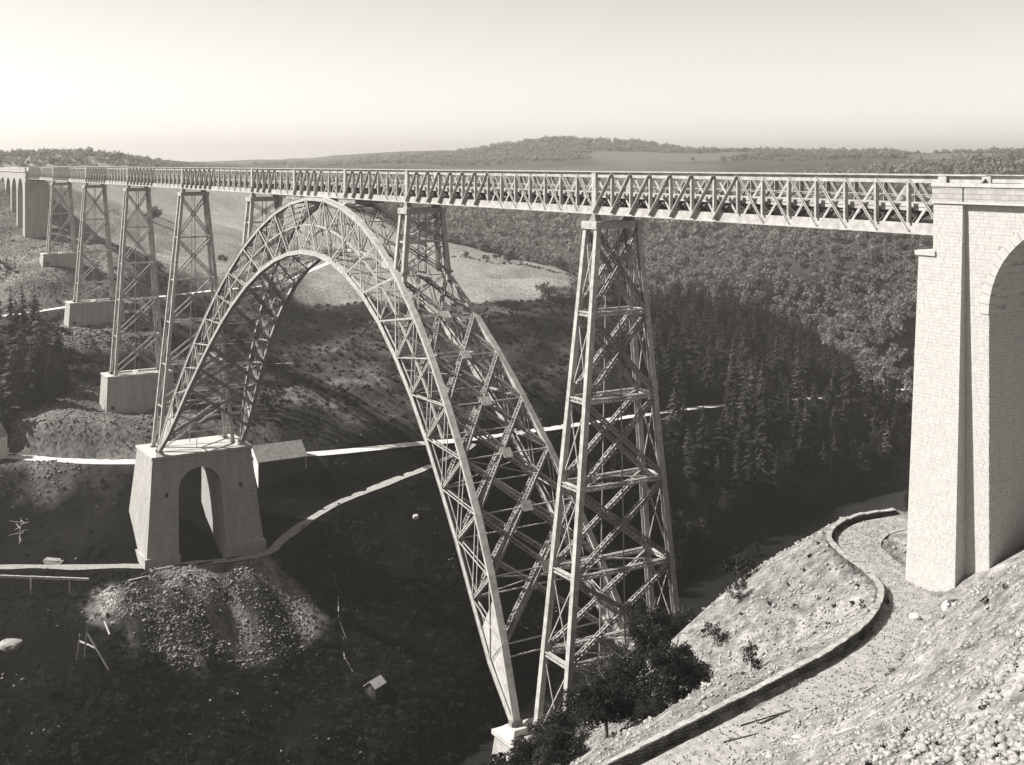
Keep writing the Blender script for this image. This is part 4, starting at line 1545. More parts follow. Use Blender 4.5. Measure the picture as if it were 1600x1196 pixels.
# wooded hillside upstream, in the haze
LUMP = [leaf_crown(1.0, 0.95, 0.05, 300 + k, blobs=7, leaves=54, leaf=0.125, tri=True) for k in range(6)]
LUMP_FAR = [leaf_crown(1.0, 0.95, 0.05, 310 + k, blobs=5, leaves=26, leaf=0.19, tri=True) for k in range(6)]
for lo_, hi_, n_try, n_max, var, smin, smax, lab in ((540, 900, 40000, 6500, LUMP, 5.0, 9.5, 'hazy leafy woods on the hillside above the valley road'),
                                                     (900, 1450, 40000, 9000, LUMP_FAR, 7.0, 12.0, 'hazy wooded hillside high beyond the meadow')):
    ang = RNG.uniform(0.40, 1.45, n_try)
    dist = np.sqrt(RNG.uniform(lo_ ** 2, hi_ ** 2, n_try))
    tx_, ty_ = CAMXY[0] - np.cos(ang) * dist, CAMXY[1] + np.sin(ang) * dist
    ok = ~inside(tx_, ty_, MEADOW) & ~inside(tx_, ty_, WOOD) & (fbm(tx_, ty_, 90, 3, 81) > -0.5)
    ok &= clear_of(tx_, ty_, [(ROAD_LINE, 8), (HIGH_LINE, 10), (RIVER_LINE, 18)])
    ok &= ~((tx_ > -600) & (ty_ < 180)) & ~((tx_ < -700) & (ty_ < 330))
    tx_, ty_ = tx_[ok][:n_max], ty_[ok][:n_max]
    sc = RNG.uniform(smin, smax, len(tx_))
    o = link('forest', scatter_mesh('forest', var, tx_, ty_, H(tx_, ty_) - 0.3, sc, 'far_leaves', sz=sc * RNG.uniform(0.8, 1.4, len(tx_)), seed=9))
    tag(stuff(o), lab, 'forest')
# woods on the hilltop beyond the far abutment and on the skyline
n_try = 9000
tx_, ty_ = RNG.uniform(-1080, -740, n_try), RNG.uniform(-120, 260, n_try)
dd_ = fbm(tx_, ty_, 90, 3, 83)
ok = (dd_ > -0.05) & (H(tx_, ty_) > -2)
tx_, ty_ = tx_[ok][:2200], ty_[ok][:2200]
sc = RNG.uniform(3.5, 6.5, len(tx_))
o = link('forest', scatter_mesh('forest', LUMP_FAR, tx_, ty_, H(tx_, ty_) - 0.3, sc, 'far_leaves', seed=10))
tag(stuff(o), 'hazy trees on the hilltop beyond the far abutment', 'forest')

n_try = 9000
ang = RNG.uniform(0.30, 1.05, n_try)
dist = np.sqrt(RNG.uniform(1900 ** 2, 2750 ** 2, n_try))
tx_, ty_ = CAMXY[0] - np.cos(ang) * dist, CAMXY[1] + np.sin(ang) * dist
ok = fbm(tx_, ty_, 300, 4, 31) < 0.08
tx_, ty_ = tx_[ok][:4200], ty_[ok][:4200]
sc = RNG.uniform(9, 17, len(tx_))
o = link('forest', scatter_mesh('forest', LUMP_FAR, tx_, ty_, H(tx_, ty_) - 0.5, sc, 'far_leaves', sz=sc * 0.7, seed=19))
tag(stuff(o), 'faint woods on the farthest ridge under the sky', 'forest')

# scrub on the banks
BUSH = [leaf_crown(1.0, 0.6, 0.0, 400 + k, blobs=6, leaves=36, leaf=0.12, tri=True) for k in range(6)]
n_try = 60000
tx_, ty_ = RNG.uniform(-370, -40, n_try), RNG.uniform(-115, 400, n_try)
dens = fbm(tx_, ty_, 22, 4, 91)
ok = (dens > RNG.uniform(-0.55, 0.1, n_try)) & ~inside(tx_, ty_, MEADOW) & clear_of(tx_, ty_, BED_LINES) & clear_of_masonry(tx_, ty_)
ok &= ~(inside(tx_, ty_, LEFT_SPOIL) & (dens < 0.30)) & ~((tx_ < -318) & (ty_ < 30) & (dens < 0.15))
for e in EARTH:
    ok &= ~(inside(tx_, ty_, e) & (dens < 0.12))
tx_, ty_ = tx_[ok], ty_[ok]
for sel, mat_, lab, seed_ in ((np.arange(len(tx_)) % 4 > 0, 'scrub', 'dark scrub covering the far bank of the valley', 11),
                              ((np.arange(len(tx_)) % 4 == 0), 'dry_leaves', 'paler dry tufts dotted through the scrub of the far bank', 21)):
    bx_, by_ = tx_[sel][:12500], ty_[sel][:12500]
    if seed_ == 21:
        up_ = H(bx_, by_) > -80
        bx_, by_ = bx_[up_], by_[up_]
    sc = RNG.uniform(0.8, 2.4, len(bx_)) * (1.0 if seed_ == 11 else 0.6)
    o = link('undergrowth', scatter_mesh('undergrowth', BUSH, bx_, by_, H(bx_, by_) - 0.1, sc, mat_, seed=seed_))
    tag(stuff(o), lab, 'undergrowth')
n_try = 9000
tx_, ty_ = RNG.uniform(-178, -85, n_try), RNG.uniform(-75, 60, n_try)
dens = fbm(tx_, ty_, 12, 4, 131)
ok = (dens > RNG.uniform(-0.6, 0.05, n_try)) & clear_of(tx_, ty_, [(TRACK_LINE, 2.6), (RIVER_LINE, 12)]) & clear_of_masonry(tx_, ty_)
ok &= ~(inside(tx_, ty_, LEFT_SPOIL) & (dens < 0.22))
tx_, ty_ = tx_[ok][:5200], ty_[ok][:5200]
sc = np.clip(0.9 * np.exp(RNG.normal(0, 0.5, len(tx_))), 0.3, 3.2)
o = link('undergrowth', scatter_mesh('undergrowth', [leaf_crown(1.0, 0.7, 0.0, 440 + k, blobs=6, leaves=40, leaf=0.11, tri=True) for k in range(6)], tx_, ty_, H(tx_, ty_) - 0.1, sc, 'leaves', seed=24))
tag(stuff(o), 'dark tangled growth on the lower bank around the rubble', 'undergrowth')
# right bank: trees and bushes below the edge of the stony slope
n_try = 9000
tx_, ty_ = RNG.uniform(-120, 40, n_try), RNG.uniform(-70, 230, n_try)
ok = ~inside(tx_, ty_, RIGHT_SCREE) & clear_of(tx_, ty_, BED_LINES) & clear_of_masonry(tx_, ty_) & (tx_ > -62 - 0.45 * ty_ + 6)
ok &= (fbm(tx_, ty_, 12, 3, 93) > -0.2)
tx_, ty_ = tx_[ok][:1900], ty_[ok][:1900]
sc = RNG.uniform(1.2, 3.4, len(tx_))
o = link('undergrowth', scatter_mesh('undergrowth', [leaf_crown(1.0, 0.8, 0.0, 420 + k, blobs=7, leaves=70, leaf=0.11, tri=True) for k in range(5)], tx_, ty_, H(tx_, ty_) - 0.1, sc, 'leaves', seed=12))
tag(stuff(o), 'dark bushes below the edge of the stony slope', 'undergrowth')

BROAD = [mesh_np('crown', *leaf_crown(6.6, 6.2, 0.7, 500 + k, blobs=34, leaves=6500, leaf=0.14, spread=0.47, rlo=0.07, rhi=0.20), 'leaves') for k in range(4)]
BROAD_LIGHT = [mesh_np('crown', *leaf_crown(6.6, 6.2, 0.7, 510 + k, blobs=28, leaves=5200, leaf=0.15, spread=0.47, rlo=0.07, rhi=0.20), 'light_leaves') for k in range(2)]
BROAD_MID = [mesh_np('crown', *leaf_crown(6.2, 6.3, 1.0, 520 + k, blobs=20, leaves=1100, leaf=0.25, spread=0.44, rlo=0.09, rhi=0.22), 'leaves') for k in range(4)]
broad_trunk = [trunk_mesh(6.0, 0.16, 540 + k, 6, 2.0) for k in range(3)]


def broad(x, y, s, label, group=None, hs=1.0, meshes=BROAD, name='broadleaf_tree', cat='tree', sink=0.4):
    t = thing(name, label, cat, (x, y, h1(x, y) - sink), group)
    t.rotation_euler = (0, 0, random.uniform(0, 6.28))
    t.scale = (s, s, s * hs)
    link('trunk', random.choice(broad_trunk), t)
    link('crown', random.choice(meshes), t)
    return t


# trees in front of the nearest pier's foot
broad(30.0, -27.5, 0.68, 'dark leafy tree hiding the corner of the near pedestal')
broad(34.0, -31.0, 0.55, 'dark leafy tree at the bottom edge beside the near pedestal', meshes=BROAD_LIGHT)
broad(34.5, -23.5, 0.85, 'dark leafy tree in front of the nearest pier, left of the bare scree', hs=1.1)
broad(38.5, -28.0, 0.85, 'dark leafy tree above the thin trunk at the bottom edge')
broad(42.0, -23.5, 0.85, 'rounded dark tree overhanging the scree below the parapet wall')
broad(26.0, -17.5, 0.85, 'paler leafy tree against the right legs of the nearest pier', meshes=BROAD_LIGHT)
broad(20.0, -9.0, 0.85, 'dark leafy tree at the scree edge behind the right legs of the nearest pier')
for x, y, s, lab in ((31.5, -31.0, 0.62, 'low dark bush at the bottom edge right of the near pedestal'), (36.5, -31.0, 0.6, 'low dark bush under the thin-trunked tree at the bottom edge'),
                     (27.0, -22.0, 0.8, 'low dark bush filling the gap under the nearest pier'), (38.0, -20.0, 0.7, 'low dark bush at the upper margin of the dark thicket'),
                     (44.0, -27.5, 0.5, 'low dark bush on the scree below the parapet wall'), (16.0, -2.0, 0.8, 'low dark bush at the scree edge right of the nearest pier')):
    broad(x, y, s, lab, None, 0.8, name='bush', cat='bush')
# shrubs on the stony slope
SHRUB = [mesh_np('foliage', *leaf_crown(2.4, 2.0, 0.05, 560 + k, blobs=16, leaves=900, leaf=0.08, spread=0.47, rlo=0.07, rhi=0.2), 'leaves') for k in range(4)]
shrub_stem = trunk_mesh(1.3, 0.05, 577, 4, 0.6)


def shrub(x, y, s, label, group=None, hs=1.0):
    t = thing('shrub', label, 'shrub', (x, y, h1(x, y) - 0.1), group)
    t.rotation_euler = (0, 0, random.uniform(0, 6.28))
    t.scale = (s, s, s * hs)
    link('stem', shrub_stem, t)
    link('foliage', random.choice(SHRUB), t)
    return t


shrub(51.2, -23.6, 0.75, 'small dark upright shrub alone on the scree left of the parapet wall', hs=1.5)
shrub(31.8, -8.0, 1.5, 'dark shrub beside the big boulder at the scree edge', hs=1.1)
shrub(35.5, -11.0, 0.9, 'low shrub on the scree right of the big boulder')
shrub(38.0, -16.0, 1.0, 'low straggling shrub in the middle of the upper scree')
for x, y, s in ((60.0, -14.5, 0.9), (60.6, -12.0, 0.8), (61.2, -9.8, 0.7), (60.6, -17.0, 0.7), (61.8, -13.2, 0.8), (61.0, -19.0, 0.55), (59.4, -10.4, 0.6), (62.4, -11.0, 0.55)):
    shrub(x, y, s * 0.9, 'low scrubby bush between the footpath and the stony slope', 'bushes along the inner side of the footpath', 0.6)
for x, y, s, lab in ((90.4, -47.0, 0.8, 'dark bush in the bottom right corner, at the frame edge'), (87.2, -47.6, 0.75, 'dark bush at the bottom edge, left of the corner bush'),
                     (84.0, -47.6, 0.6, 'small dark bush at the bottom edge below the largest stones'), (75.0, -45.4, 0.5, 'small dark tuft at the bottom edge near the footpath'),
                     (92.2, -44.8, 0.6, 'dark bush at the right edge above the corner bush')):
    shrub(x, y, s, lab, hs=0.8)
# trees along the river and on the lower bank
for x, y, s in ((-150, 118, 1.0), (-158, 130, 1.1), (-166, 143, 1.0), (-176, 160, 1.15), (-186, 178, 1.1), (-196, 196, 1.0), (-204, 214, 1.1), (-210, 236, 1.2), (-214, 258, 1.0),
                (-144, 104, 1.0), (-136, 86, 0.9), (-128, 72, 0.8), (-170, 176, 0.9), (-120, 118, 1.1), (-132, 132, 1.2), (-142, 152, 1.2), (-150, 170, 1.1), (-160, 190, 1.2), (-168, 214, 1.3),
                (-104, 96, 1.1), (-172, 236, 1.2), (-176, 258, 1.2), (-112, 106, 1.0), (-124, 140, 1.2), (-138, 176, 1.3)):
    rb_ = x > -62 - 0.62 * y
    broad(x, y, s, 'dark leafy tree on the near bank of the river upstream' if rb_ else 'dark leafy tree at the foot of the steep bank across the river', 'trees on the near river bank' if rb_ else 'trees on the far river bank', random.uniform(0.9, 1.3), BROAD_MID)
n_ = 0
while n_ < 60:                                              # leafy trees on the steep bank below the road
    x, y = random.uniform(-270, -140), random.uniform(110, 340)
    if clear_of(np.array([x]), np.array([y]), [(ROAD_LINE, 7), (RIVER_LINE, 14)])[0] and np.interp(y, ROAD_LINE[:, 1], ROAD_LINE[:, 0]) < x < np.interp(y, RIVER_LINE[:60, 1], RIVER_LINE[:60, 0]):
        broad(x, y, random.uniform(0.6, 1.15), 'dark leafy tree half way down the steep bank below the valley road', 'trees on the steep bank', random.uniform(0.9, 1.3), BROAD_MID)
        n_ += 1
for x, y, s in ((18, 34, 1.0), (8, 44, 1.1), (0, 58, 1.1), (14, 52, 1.2), (-8, 70, 1.1), (6, 78, 1.2), (22, 46, 0.9), (24, 62, 1.2), (-14, 88, 1.2), (0, 100, 1.3), (16, 92, 1.3)):
    broad(x, y, s, 'dark tree top rising behind the scree edge left of the abutment', 'trees behind the scree edge', random.uniform(0.9, 1.2), BROAD_MID)
n_ = 0
while n_ < 45:                                              # leafy trees mixed into the conifer wood
    x, y = random.uniform(-385, -240), random.uniform(180, 385)
    if inside(np.array([x]), np.array([y]), WOOD)[0] and clear_of(np.array([x]), np.array([y]), [(ROAD_LINE, 6)])[0]:
        broad(x, y, random.uniform(0.9, 1.7), 'rounded leafy tree among the conifers of the wood above the valley road', 'leafy trees in the conifer wood', random.uniform(0.9, 1.3), BROAD_MID)
        n_ += 1
# trees standing in the meadow
for x, y, s, lab in ((-506, 284, 1.25, 'largest tree on the meadow hedge line'), (-510, 278, 0.9, 'tree just left of the largest hedge tree in the meadow'), (-505, 268, 0.75, 'small round tree on the meadow hedge line'),
                     (-512, 258, 0.7, 'leftmost small bush on the meadow hedge line'), (-401, 77.7, 0.75, 'lone small tree in the meadow left of the arch'),
                     (-473, 65, 1.2, 'bushy tree in the meadow right of the third pier'), (-506, 76, 1.0, 'small round tree behind the bushy meadow tree')):
    broad(x, y, s, lab, None, 0.85, BROAD_MID)
for k in range(46):                                         # hedge along the meadow
    pass
hx = np.linspace(-515, -470, 70) + RNG.normal(0, 0.6, 70)
hy = np.linspace(236, 306, 70) + RNG.normal(0, 0.6, 70)
o = link('hedge', scatter_mesh('hedge', BUSH, hx, hy, H(hx, hy) - 0.2, RNG.uniform(1.2, 2.6, 70), 'leaves', seed=14))
tag(stuff(o), 'thin dark hedge across the pale meadow', 'hedge')


# ------------------------------------------------------------------ stones
def stone_mesh(seed):
    g = np.random.default_rng(seed)
    v = np.array([(-1, -1, -1), (1, -1, -1), (1, 1, -1), (-1, 1, -1), (-1, -1, 1), (1, -1, 1), (1, 1, 1), (-1, 1, 1)], float)
    v = v * g.uniform(0.35, 1.0, (8, 3)) * np.array([1.0, g.uniform(0.45, 0.9), g.uniform(0.3, 0.75)])
    a = g.uniform(-0.5, 0.5)
    c, s = math.cos(a), math.sin(a)
    v = np.stack([v[:, 0] * c - v[:, 2] * s, v[:, 1], v[:, 0] * s + v[:, 2] * c], 1)
    return v, np.array(BOXF)


STONES = [stone_mesh(600 + k) for k in range(14)]
n_try = 130000
tx_, ty_ = RNG.uniform(10, 118, n_try), RNG.uniform(-80, 16, n_try)
ok = inside(tx_, ty_, RIGHT_SCREE) & clear_of(tx_, ty_, [(PATH_LINE, 3.0)]) & clear_of_masonry(tx_, ty_)
dens = fbm(tx_, ty_, 7, 3, 95)
ok &= dens > RNG.uniform(-0.55, 0.25, n_try)
tx_, ty_ = tx_[ok], ty_[ok]
cd = np.hypot(tx_ - CAMXY[0], ty_ - CAMXY[1])
big_z = np.clip((ty_ * -0.6 + tx_ * 0.8 - 78) / 22, 0, 1)    # coarser blocks lower on the tip, towards the camera
sc = np.clip(0.075 * np.exp(RNG.normal(0, 0.6, len(tx_))), 0.03, 0.3) * (1 + 1.7 * big_z)
sc = np.minimum(sc, 0.30)
order = np.argsort(-(sc / cd) * (cd > 38))
n_big = 240
for i in order[:n_big]:
    o = link('stone', None, None) if False else bpy.data.objects.new('stone', None)
    break
stone_me = [mesh_np('stone', v_, f_, 'rubble') for v_, f_ in STONES]
zz = H(tx_, ty_)
for i in order[:n_big]:
    o = bpy.data.objects.new('stone', stone_me[i % len(stone_me)])
    COL.objects.link(o)
    s = sc[i] * random.uniform(0.8, 1.15)
    o.location = (tx_[i], ty_[i], zz[i] + s * 0.18)
    o.scale = (s, s, s)
    o.rotation_euler = (random.uniform(-0.3, 0.3), random.uniform(-0.3, 0.3), random.uniform(0, 6.28))
    tag(o, 'large pale angular stone among the loose blocks on the near slope', 'stone', 'large stones on the near slope')
r_ = order[n_big:n_big + 28000]
o = link('scree', scatter_mesh('scree', STONES, tx_[r_], ty_[r_], zz[r_] + sc[r_] * 0.08, sc[r_], 'rubble', seed=15))
tag(stuff(o), 'loose pale broken stone covering the near slope', 'scree')
gi_ = RNG.integers(0, len(PATH_LINE), 2600)
gx_ = PATH_LINE[gi_, 0] + RNG.normal(0, 1.0, 2600)
gy_ = PATH_LINE[gi_, 1] + RNG.normal(0, 1.0, 2600)
d_, _ = near_line(gx_, gy_, PATH_LINE, 4)
gx_, gy_ = gx_[d_ < 1.9], gy_[d_ < 1.9]
o = link('gravel', scatter_mesh('gravel', STONES, gx_, gy_, H(gx_, gy_) + 0.11, RNG.uniform(0.03, 0.10, len(gx_)), 'rubble', seed=25))
tag(stuff(o), 'loose gravel lying on the footpath', 'gravel')
n_try = 2600
wx_, wy_ = RNG.uniform(20, 112, n_try), RNG.uniform(-70, 12, n_try)
ok = inside(wx_, wy_, RIGHT_SCREE) & clear_of(wx_, wy_, [(PATH_LINE, 2.2)]) & clear_of_masonry(wx_, wy_) & (fbm(wx_, wy_, 10, 3, 121) > 0.20)
wx_, wy_ = wx_[ok], wy_[ok]
o = link('weeds', scatter_mesh('weeds', BUSH, wx_, wy_, H(wx_, wy_) - 0.03, RNG.uniform(0.25, 0.8, len(wx_)), 'scrub', seed=23))
tag(stuff(o), 'dark weeds dotted over the near stony slope', 'weeds')
# spoil under the left pedestal and stones on the earth banks
n_try = 24000
tx_, ty_ = RNG.uniform(-172, -122, n_try), RNG.uniform(-46, 26, n_try)
ok = inside(tx_, ty_, LEFT_SPOIL) & clear_of(tx_, ty_, [(TRACK_LINE, 2.2)]) & (fbm(tx_, ty_, 8, 3, 97) > RNG.uniform(-0.5, 0.3, n_try))
tx_, ty_ = tx_[ok][:9500], ty_[ok][:9500]
sc = np.clip(0.17 * np.exp(RNG.normal(0, 0.55, len(tx_))), 0.06, 0.7)
o = link('spoil', scatter_mesh('spoil', STONES, tx_, ty_, H(tx_, ty_) + 0.05, sc, 'spoil', seed=16))
tag(stuff(o), 'broken stone tipped down the bank below the far pedestal', 'rubble')
n_try = 9000
tx_, ty_ = RNG.uniform(-350, -100, n_try), RNG.uniform(-60, 160, n_try)
ok = clear_of(tx_, ty_, BED_LINES) & (fbm(tx_, ty_, 15, 3, 99) > 0.22) & clear_of_masonry(tx_, ty_)
tx_, ty_ = tx_[ok][:700], ty_[ok][:700]
sc = RNG.uniform(0.10, 0.4, len(tx_))
o = link('scattered_stones', scatter_mesh('scattered_stones', STONES, tx_, ty_, H(tx_, ty_) + 0.1, sc, 'spoil', seed=17))
tag(stuff(o), 'stray stones scattered over the dark far bank', 'stones')


ex_, ey_ = [], []
for e in EARTH[:4]:
    p = np.array(e, float)
    a, b_ = RNG.uniform(p[:, 0].min(), p[:, 0].max(), 1500), RNG.uniform(p[:, 1].min(), p[:, 1].max(), 1500)
    k_ = inside(a, b_, e) & clear_of(a, b_, BED_LINES) & clear_of_masonry(a, b_)
    ex_.append(a[k_])
    ey_.append(b_[k_])
ex_, ey_ = np.concatenate(ex_), np.concatenate(ey_)
o = link('bank_rubble', scatter_mesh('bank_rubble', STONES, ex_, ey_, H(ex_, ey_) + 0.05, RNG.uniform(0.15, 0.5, len(ex_)), 'spoil', seed=18))
tag(stuff(o), 'loose stones on the bare earth banks round the far piers', 'rubble')


def boulder(x, y, sx, sy, sz, label, mat='rock', seed=1, lift=0.3):
    import bmesh
    bm = bmesh.new()
    bmesh.ops.create_icosphere(bm, subdivisions=3, radius=1)
    g = np.random.default_rng(seed)
    planes = g.normal(0, 1, (12, 3))
    planes /= np.linalg.norm(planes, axis=1)[:, None]
    for v_ in bm.verts:
        p = np.array(v_.co)
        for q in planes:
            e = p @ q - 0.80
            if e > 0:
                p = p - q * e * 0.9
        p = p * (1 + 0.05 * math.sin(9 * p[0] + 5 * p[2]) * math.cos(7 * p[1]))
        v_.co = p * np.array([sx, sy, sz])
    me = bpy.data.meshes.new('boulder')
    bm.to_mesh(me)
    bm.free()
    me.materials.append(M[mat])
    o = link('boulder', me, None, (x, y, h1(x, y) + sz * lift))
    o.rotation_euler = (0, 0, g.uniform(0, 6))
    return tag(o, label, 'boulder')


boulder(27.5, -4.0, 1.5, 1.2, 1.3, 'big squarish boulder at the edge of the scree behind the nearest pier', seed=3)
boulder(-166, 55, 0.85, 0.8, 0.85, 'small round pale boulder on the dark bank under the arch', 'pale_roof', seed=4, lift=0.6)
boulder(-151, -45.5, 2.6, 3.0, 1.2, 'pale rock face at the left edge low on the dark bank', seed=5)
boulder(57.6, -9.2, 0.95, 0.45, 0.42, 'long white block lying in front of the abutment', 'pale_roof', seed=6, lift=0.6)
boulder(55.6, -10.6, 0.5, 0.4, 0.32, 'small white block beside the path in front of the abutment', 'pale_roof', seed=7, lift=0.6)
boulder(47.0, 1.5, 0.8, 0.7, 0.6, 'dark-sided rock against the foot of the abutment', seed=8, lift=0.5)


# ------------------------------------------------------------------ buildings
def gabled(name, label, cx, cy, zb, wx, wy, eave, ridge, wall_mat, side_mat, roof_mat, along='y', rot=0.0, over=0.35):
    """walls as four panels, two roof slopes; ridge runs along local y"""
    t = thing(name, label, 'building', (cx, cy, zb))
    t.rotation_euler = (0, 0, rot)
    hx, hy = wx / 2, wy / 2
    for s in (-1, 1):
        mb = MB()
        mb.prism([(-hx, -3), (hx, -3), (hx, eave), (0, ridge - 0.12), (-hx, eave)], 'y', s * hy - 0.12, s * hy + 0.12)
        fix_normals(mb.build('gable_wall', wall_mat, t))
        mb = MB()
        mb.box(s * hx - 0.11, s * hx + 0.11, -hy + 0.123, hy - 0.123, -3, eave - 0.05)
        mb.build('side_wall', side_mat, t)
        mb = MB()
        sl = (ridge - eave) / hx
        xo = hx + over
        mb.hexa([(0, -hy - over, ridge), (s * xo, -hy - over, ridge - sl * xo), (s * xo, hy + over, ridge - sl * xo), (0, hy + over, ridge),
                 (0, -hy - over, ridge + 0.16), (s * xo, -hy - over, ridge - sl * xo + 0.16), (s * xo, hy + over, ridge - sl * xo + 0.16), (0, hy + over, ridge + 0.16)])
        fix_normals(mb.build('roof_slope', roof_mat, t))
    return t


sh = gabled('shed', 'shed with grey roof, sunlit gable and shaded side put into its colours, right of the far pedestal', -190.6, 26.0, -78.2, 9.0, 13.0, 6.6, 9.8, 'plaster', 'dark_timber', 'slate')  # sunlit gable and shaded long side are put into the wall colours
for zz_, yy_, w_, h_ in ((3.4, 0.0, 1.3, 1.6), (6.6, 0.3, 0.8, 0.9)):
    mb = MB()
    mb.box(yy_ - w_ / 2, yy_ + w_ / 2, -6.72, -6.6, zz_ - h_ / 2, zz_ + h_ / 2)
    mb.build('hatch', 'dark_timber', sh)
for k in range(14):                                         # boards of the long side, shade put into their colour
    mb = MB()
    y0 = -6.3 + k * 0.9
    mb.box(4.613, 4.66 + 0.02 * (k % 2), y0, y0 + 0.86, -2.5, 6.4)
    mb.build('board', 'dark_timber', sh)
lh = gabled('house', 'pale gabled house cut by the left edge beside the road', -229.5, -38.6, -75.0, 7.0, 4.2, 9.0, 12.2, 'plaster', 'plaster', 'slate', rot=0.45, over=0.2)
mb = MB()
mb.box(-0.5, 0.5, -0.5, 0.5, 11.6, 13.6)
mb.build('chimney', 'plaster', lh)
for x_, z_ in ((-1.6, 2.2), (1.6, 2.2), (-1.6, 6.0), (1.6, 6.0)):
    mb = MB()
    mb.box(x_ - 0.45, x_ + 0.45, -2.28, -2.2, z_ - 0.7, z_ + 0.7)
    mb.build('window', 'opening_shade', lh)
hut = gabled('hut', 'tiny hut with a pale plank roof on the dark bank below the rubble', -118.5, 22.0, -107.0, 2.6, 3.2, 1.7, 2.7, 'dark_timber', 'dark_timber', 'pale_roof', rot=0.5)
mb = MB()
mb.box(-0.45, 0.45, -1.78, -1.7, 0.0, 1.5)
mb.build('door', 'bark', hut)
rh = gabled('house', 'small pale house by the road at the foot of the wooded hill', -287, 357, -101.2, 7.0, 9.0, 3.6, 6.2, 'plaster', 'plaster', 'pale_roof', rot=0.2)
mb = MB()
mb.box(-0.4, 0.4, -3.4, -2.6, 5.4, 7.4)
mb.build('chimney', 'plaster', rh)
for x_ in (-1.9, 1.9):
    mb = MB()
    mb.box(x_ - 0.45, x_ + 0.45, -4.68, -4.6, 1.3, 2.6)
    mb.build('window', 'opening_shade', rh)
bh = gabled('house', 'far hazy building seen below the deck between the third and fourth piers', -268, 29.5, -59.5, 5.0, 7.0, 3.0, 4.6, 'plaster', 'plaster', 'pale_roof', rot=0.1)


# ------------------------------------------------------------------ timber left about by the builders
def pole(a, b_, r, label, group=None, name='timber_pole', mat='timber'):
    a, b_ = np.array(a, float), np.array(b_, float)
    mb = MB()
    mb.bar(a - a, b_ - a, r * 2, r * 2, (0.2, 0.3, 1), r * 1.7, r * 1.7)
    o = mb.build(name, mat, None, tuple(a))
    return tag(o, label, 'timber', group)


def up(x, y, e=0.0):
    return (x, y, h1(x, y) + e)


pole(up(-138.5, -33.5, -0.3), up(-138.0, -33.0, 7.5), 0.16, 'tallest upright of the three pale poles on the dark lower bank')
pole(up(-139.0, -35.0, -0.3), up(-138.6, -34.4, 5.2), 0.14, 'short leaning pole left of the tallest upright on the dark lower bank')
a = up(-138.0, -33.0, 5.2)
pole(a, up(-134.4, -29.6, 0.0), 0.14, 'slanting prop leaning against the tallest upright on the dark lower bank')
pole(up(-146, -33, 0.25), up(-139.5, -31.0, 0.3), 0.14, 'pale log lying below the track left of the rubble')
pole(up(-150, -27, 0.3), up(-143.0, -27.5, 0.3), 0.14, 'pale log lying against the left side of the rubble tip')
for k, (x, y) in enumerate(((-181.5, -42.5), (-177.5, -36.2), (-172.6, -28.8))):
    z = TRACK_LINE[:, 2].max()
    pole(up(x + 4.2, y - 1.8, -0.3), (x + 4.0, y - 1.8, -88.1), 0.16, 'thin post under the plank walk at the left edge', 'posts of the plank walk')
for k in range(7):
    p, q = np.array((-184.0, -44.4, -87.8)), np.array((-169.2, -25.2, -87.8))
    d = (q - p) / 7
    o = pole(p + d * k + (3.6, -1.8, 0.02 * (k % 2)), p + d * (k + 0.97) + (3.6, -1.8, 0.02 * (k % 2)), 0.28, 'pale plank of the walk along the track at the left edge', 'planks of the walk', 'plank')
for k in range(9):
    x, y = -163.6 + 0.5 * math.sin(k * 2.3), -22 + k * 3.1
    pole(up(x, y, 0.25), up(x + 0.6 * math.sin(k), y + 4.0, 0.28), 0.16, 'long plank lying along the track in front of the far pedestal', 'planks along the track', 'plank', 'timber' if k % 2 else 'dark_timber')
for k in range(12):
    x, y = -183.0 + 0.55 * (k % 4), -33.4 + 0.35 * (k // 4)
    z = h1(-183, -32) + 0.25 + 0.35 * (k % 3)
    pole((x - 1.8, y, z), (x + 1.2, y + 2.6 + 0.3 * (k % 2), z + 0.1), 0.17, 'pale beam in the timber pile left of the far pedestal', 'beams of the timber pile', 'beam')
dead = thing('dead_tree', 'small pale dead tree with stripped branches at the left edge', 'dead tree', up(-195.5, -37.0))
mb = MB()
mb.bar((0, 0, -0.5), (0.4, 0.3, 6.2), 0.3, 0.3, (1, 0, 0), 0.12, 0.12)
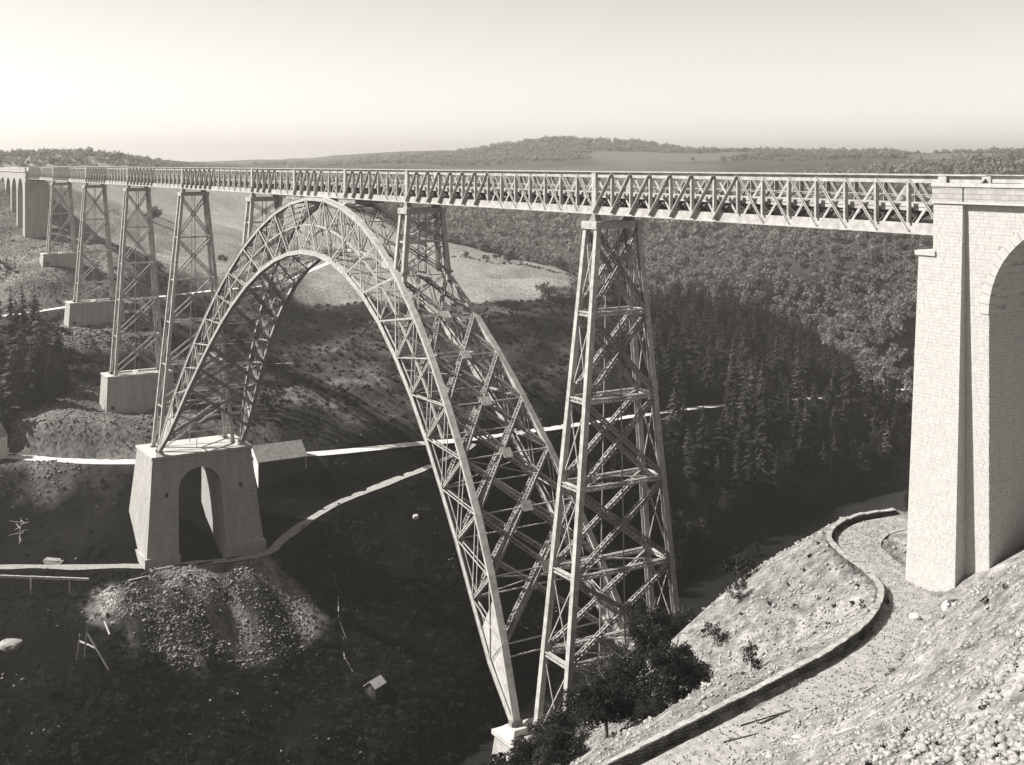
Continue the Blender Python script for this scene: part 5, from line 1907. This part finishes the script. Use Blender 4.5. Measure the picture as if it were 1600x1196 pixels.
mb.build('trunk', 'timber', dead)
for k in range(9):
    a_ = k * 2.4
    z_ = 1.6 + 0.5 * k
    mb = MB()
    mb.bar((0.06 * k, 0.04 * k, z_), (2.4 * math.cos(a_), 2.4 * math.sin(a_), z_ + random.uniform(-0.6, 1.0)), 0.16, 0.16, (0, 0, 1), 0.08, 0.08)
    mb.build('branch', 'timber', dead)
for x, y, dx, dy, lab in ((58.4, -31.0, 1.0, 3.4, 'longest dark stick lying on the footpath, nearest the parapet wall'), (59.2, -30.0, 0.2, 2.6, 'thin dark stick in the middle of those on the footpath'),
                          (59.0, -33.0, 0.9, 2.2, 'short dark stick lowest on the footpath')):
    pole(up(x, y, 0.14), up(x + dx, y + dy, 0.16), 0.035, lab, 'sticks on the footpath', 'stick', 'dark_timber')
cp = [(-155, 27.5), (-149, 26.2), (-143, 23.6), (-137, 22.4), (-131, 20.2), (-126, 19.6)]
for k, (p, q) in enumerate(zip(cp[:-1], cp[1:])):
    pole(up(p[0], p[1], 0.35), up(q[0] + 0.8, q[1] + random.uniform(-0.5, 0.5), 0.3), 0.10, 'weathered pole in the broken line running down the bank beside the rubble', 'poles down the bank', 'timber_pole', 'timber' if k % 2 else 'bark')

# ------------------------------------------------------------------ the hazy air of the valley
zmax = max(float(GV[:, 2].max()) + 14, 60.0)
mb = MB()
mb.box(-5700, 5700, -5700, 5700, float(GV[:, 2].min()) - 1.5, zmax)
hz = mb.build('haze', None)
hm = bpy.data.materials.new('haze_air')
hm.use_nodes = True
nt = hm.node_tree
nt.nodes.clear()
pv = nt.nodes.new('ShaderNodeVolumePrincipled')
pv.inputs['Color'].default_value = (0.97, 0.94, 0.895, 1)
pv.inputs['Density'].default_value = 0.00024
pv.inputs['Anisotropy'].default_value = 0.6
mo = nt.nodes.new('ShaderNodeOutputMaterial')
nt.links.new(pv.outputs[0], mo.inputs['Volume'])
hz.data.materials.append(hm)
hz['kind'] = 'stuff'
tag(hz, 'pale haze filling the whole valley', 'haze')
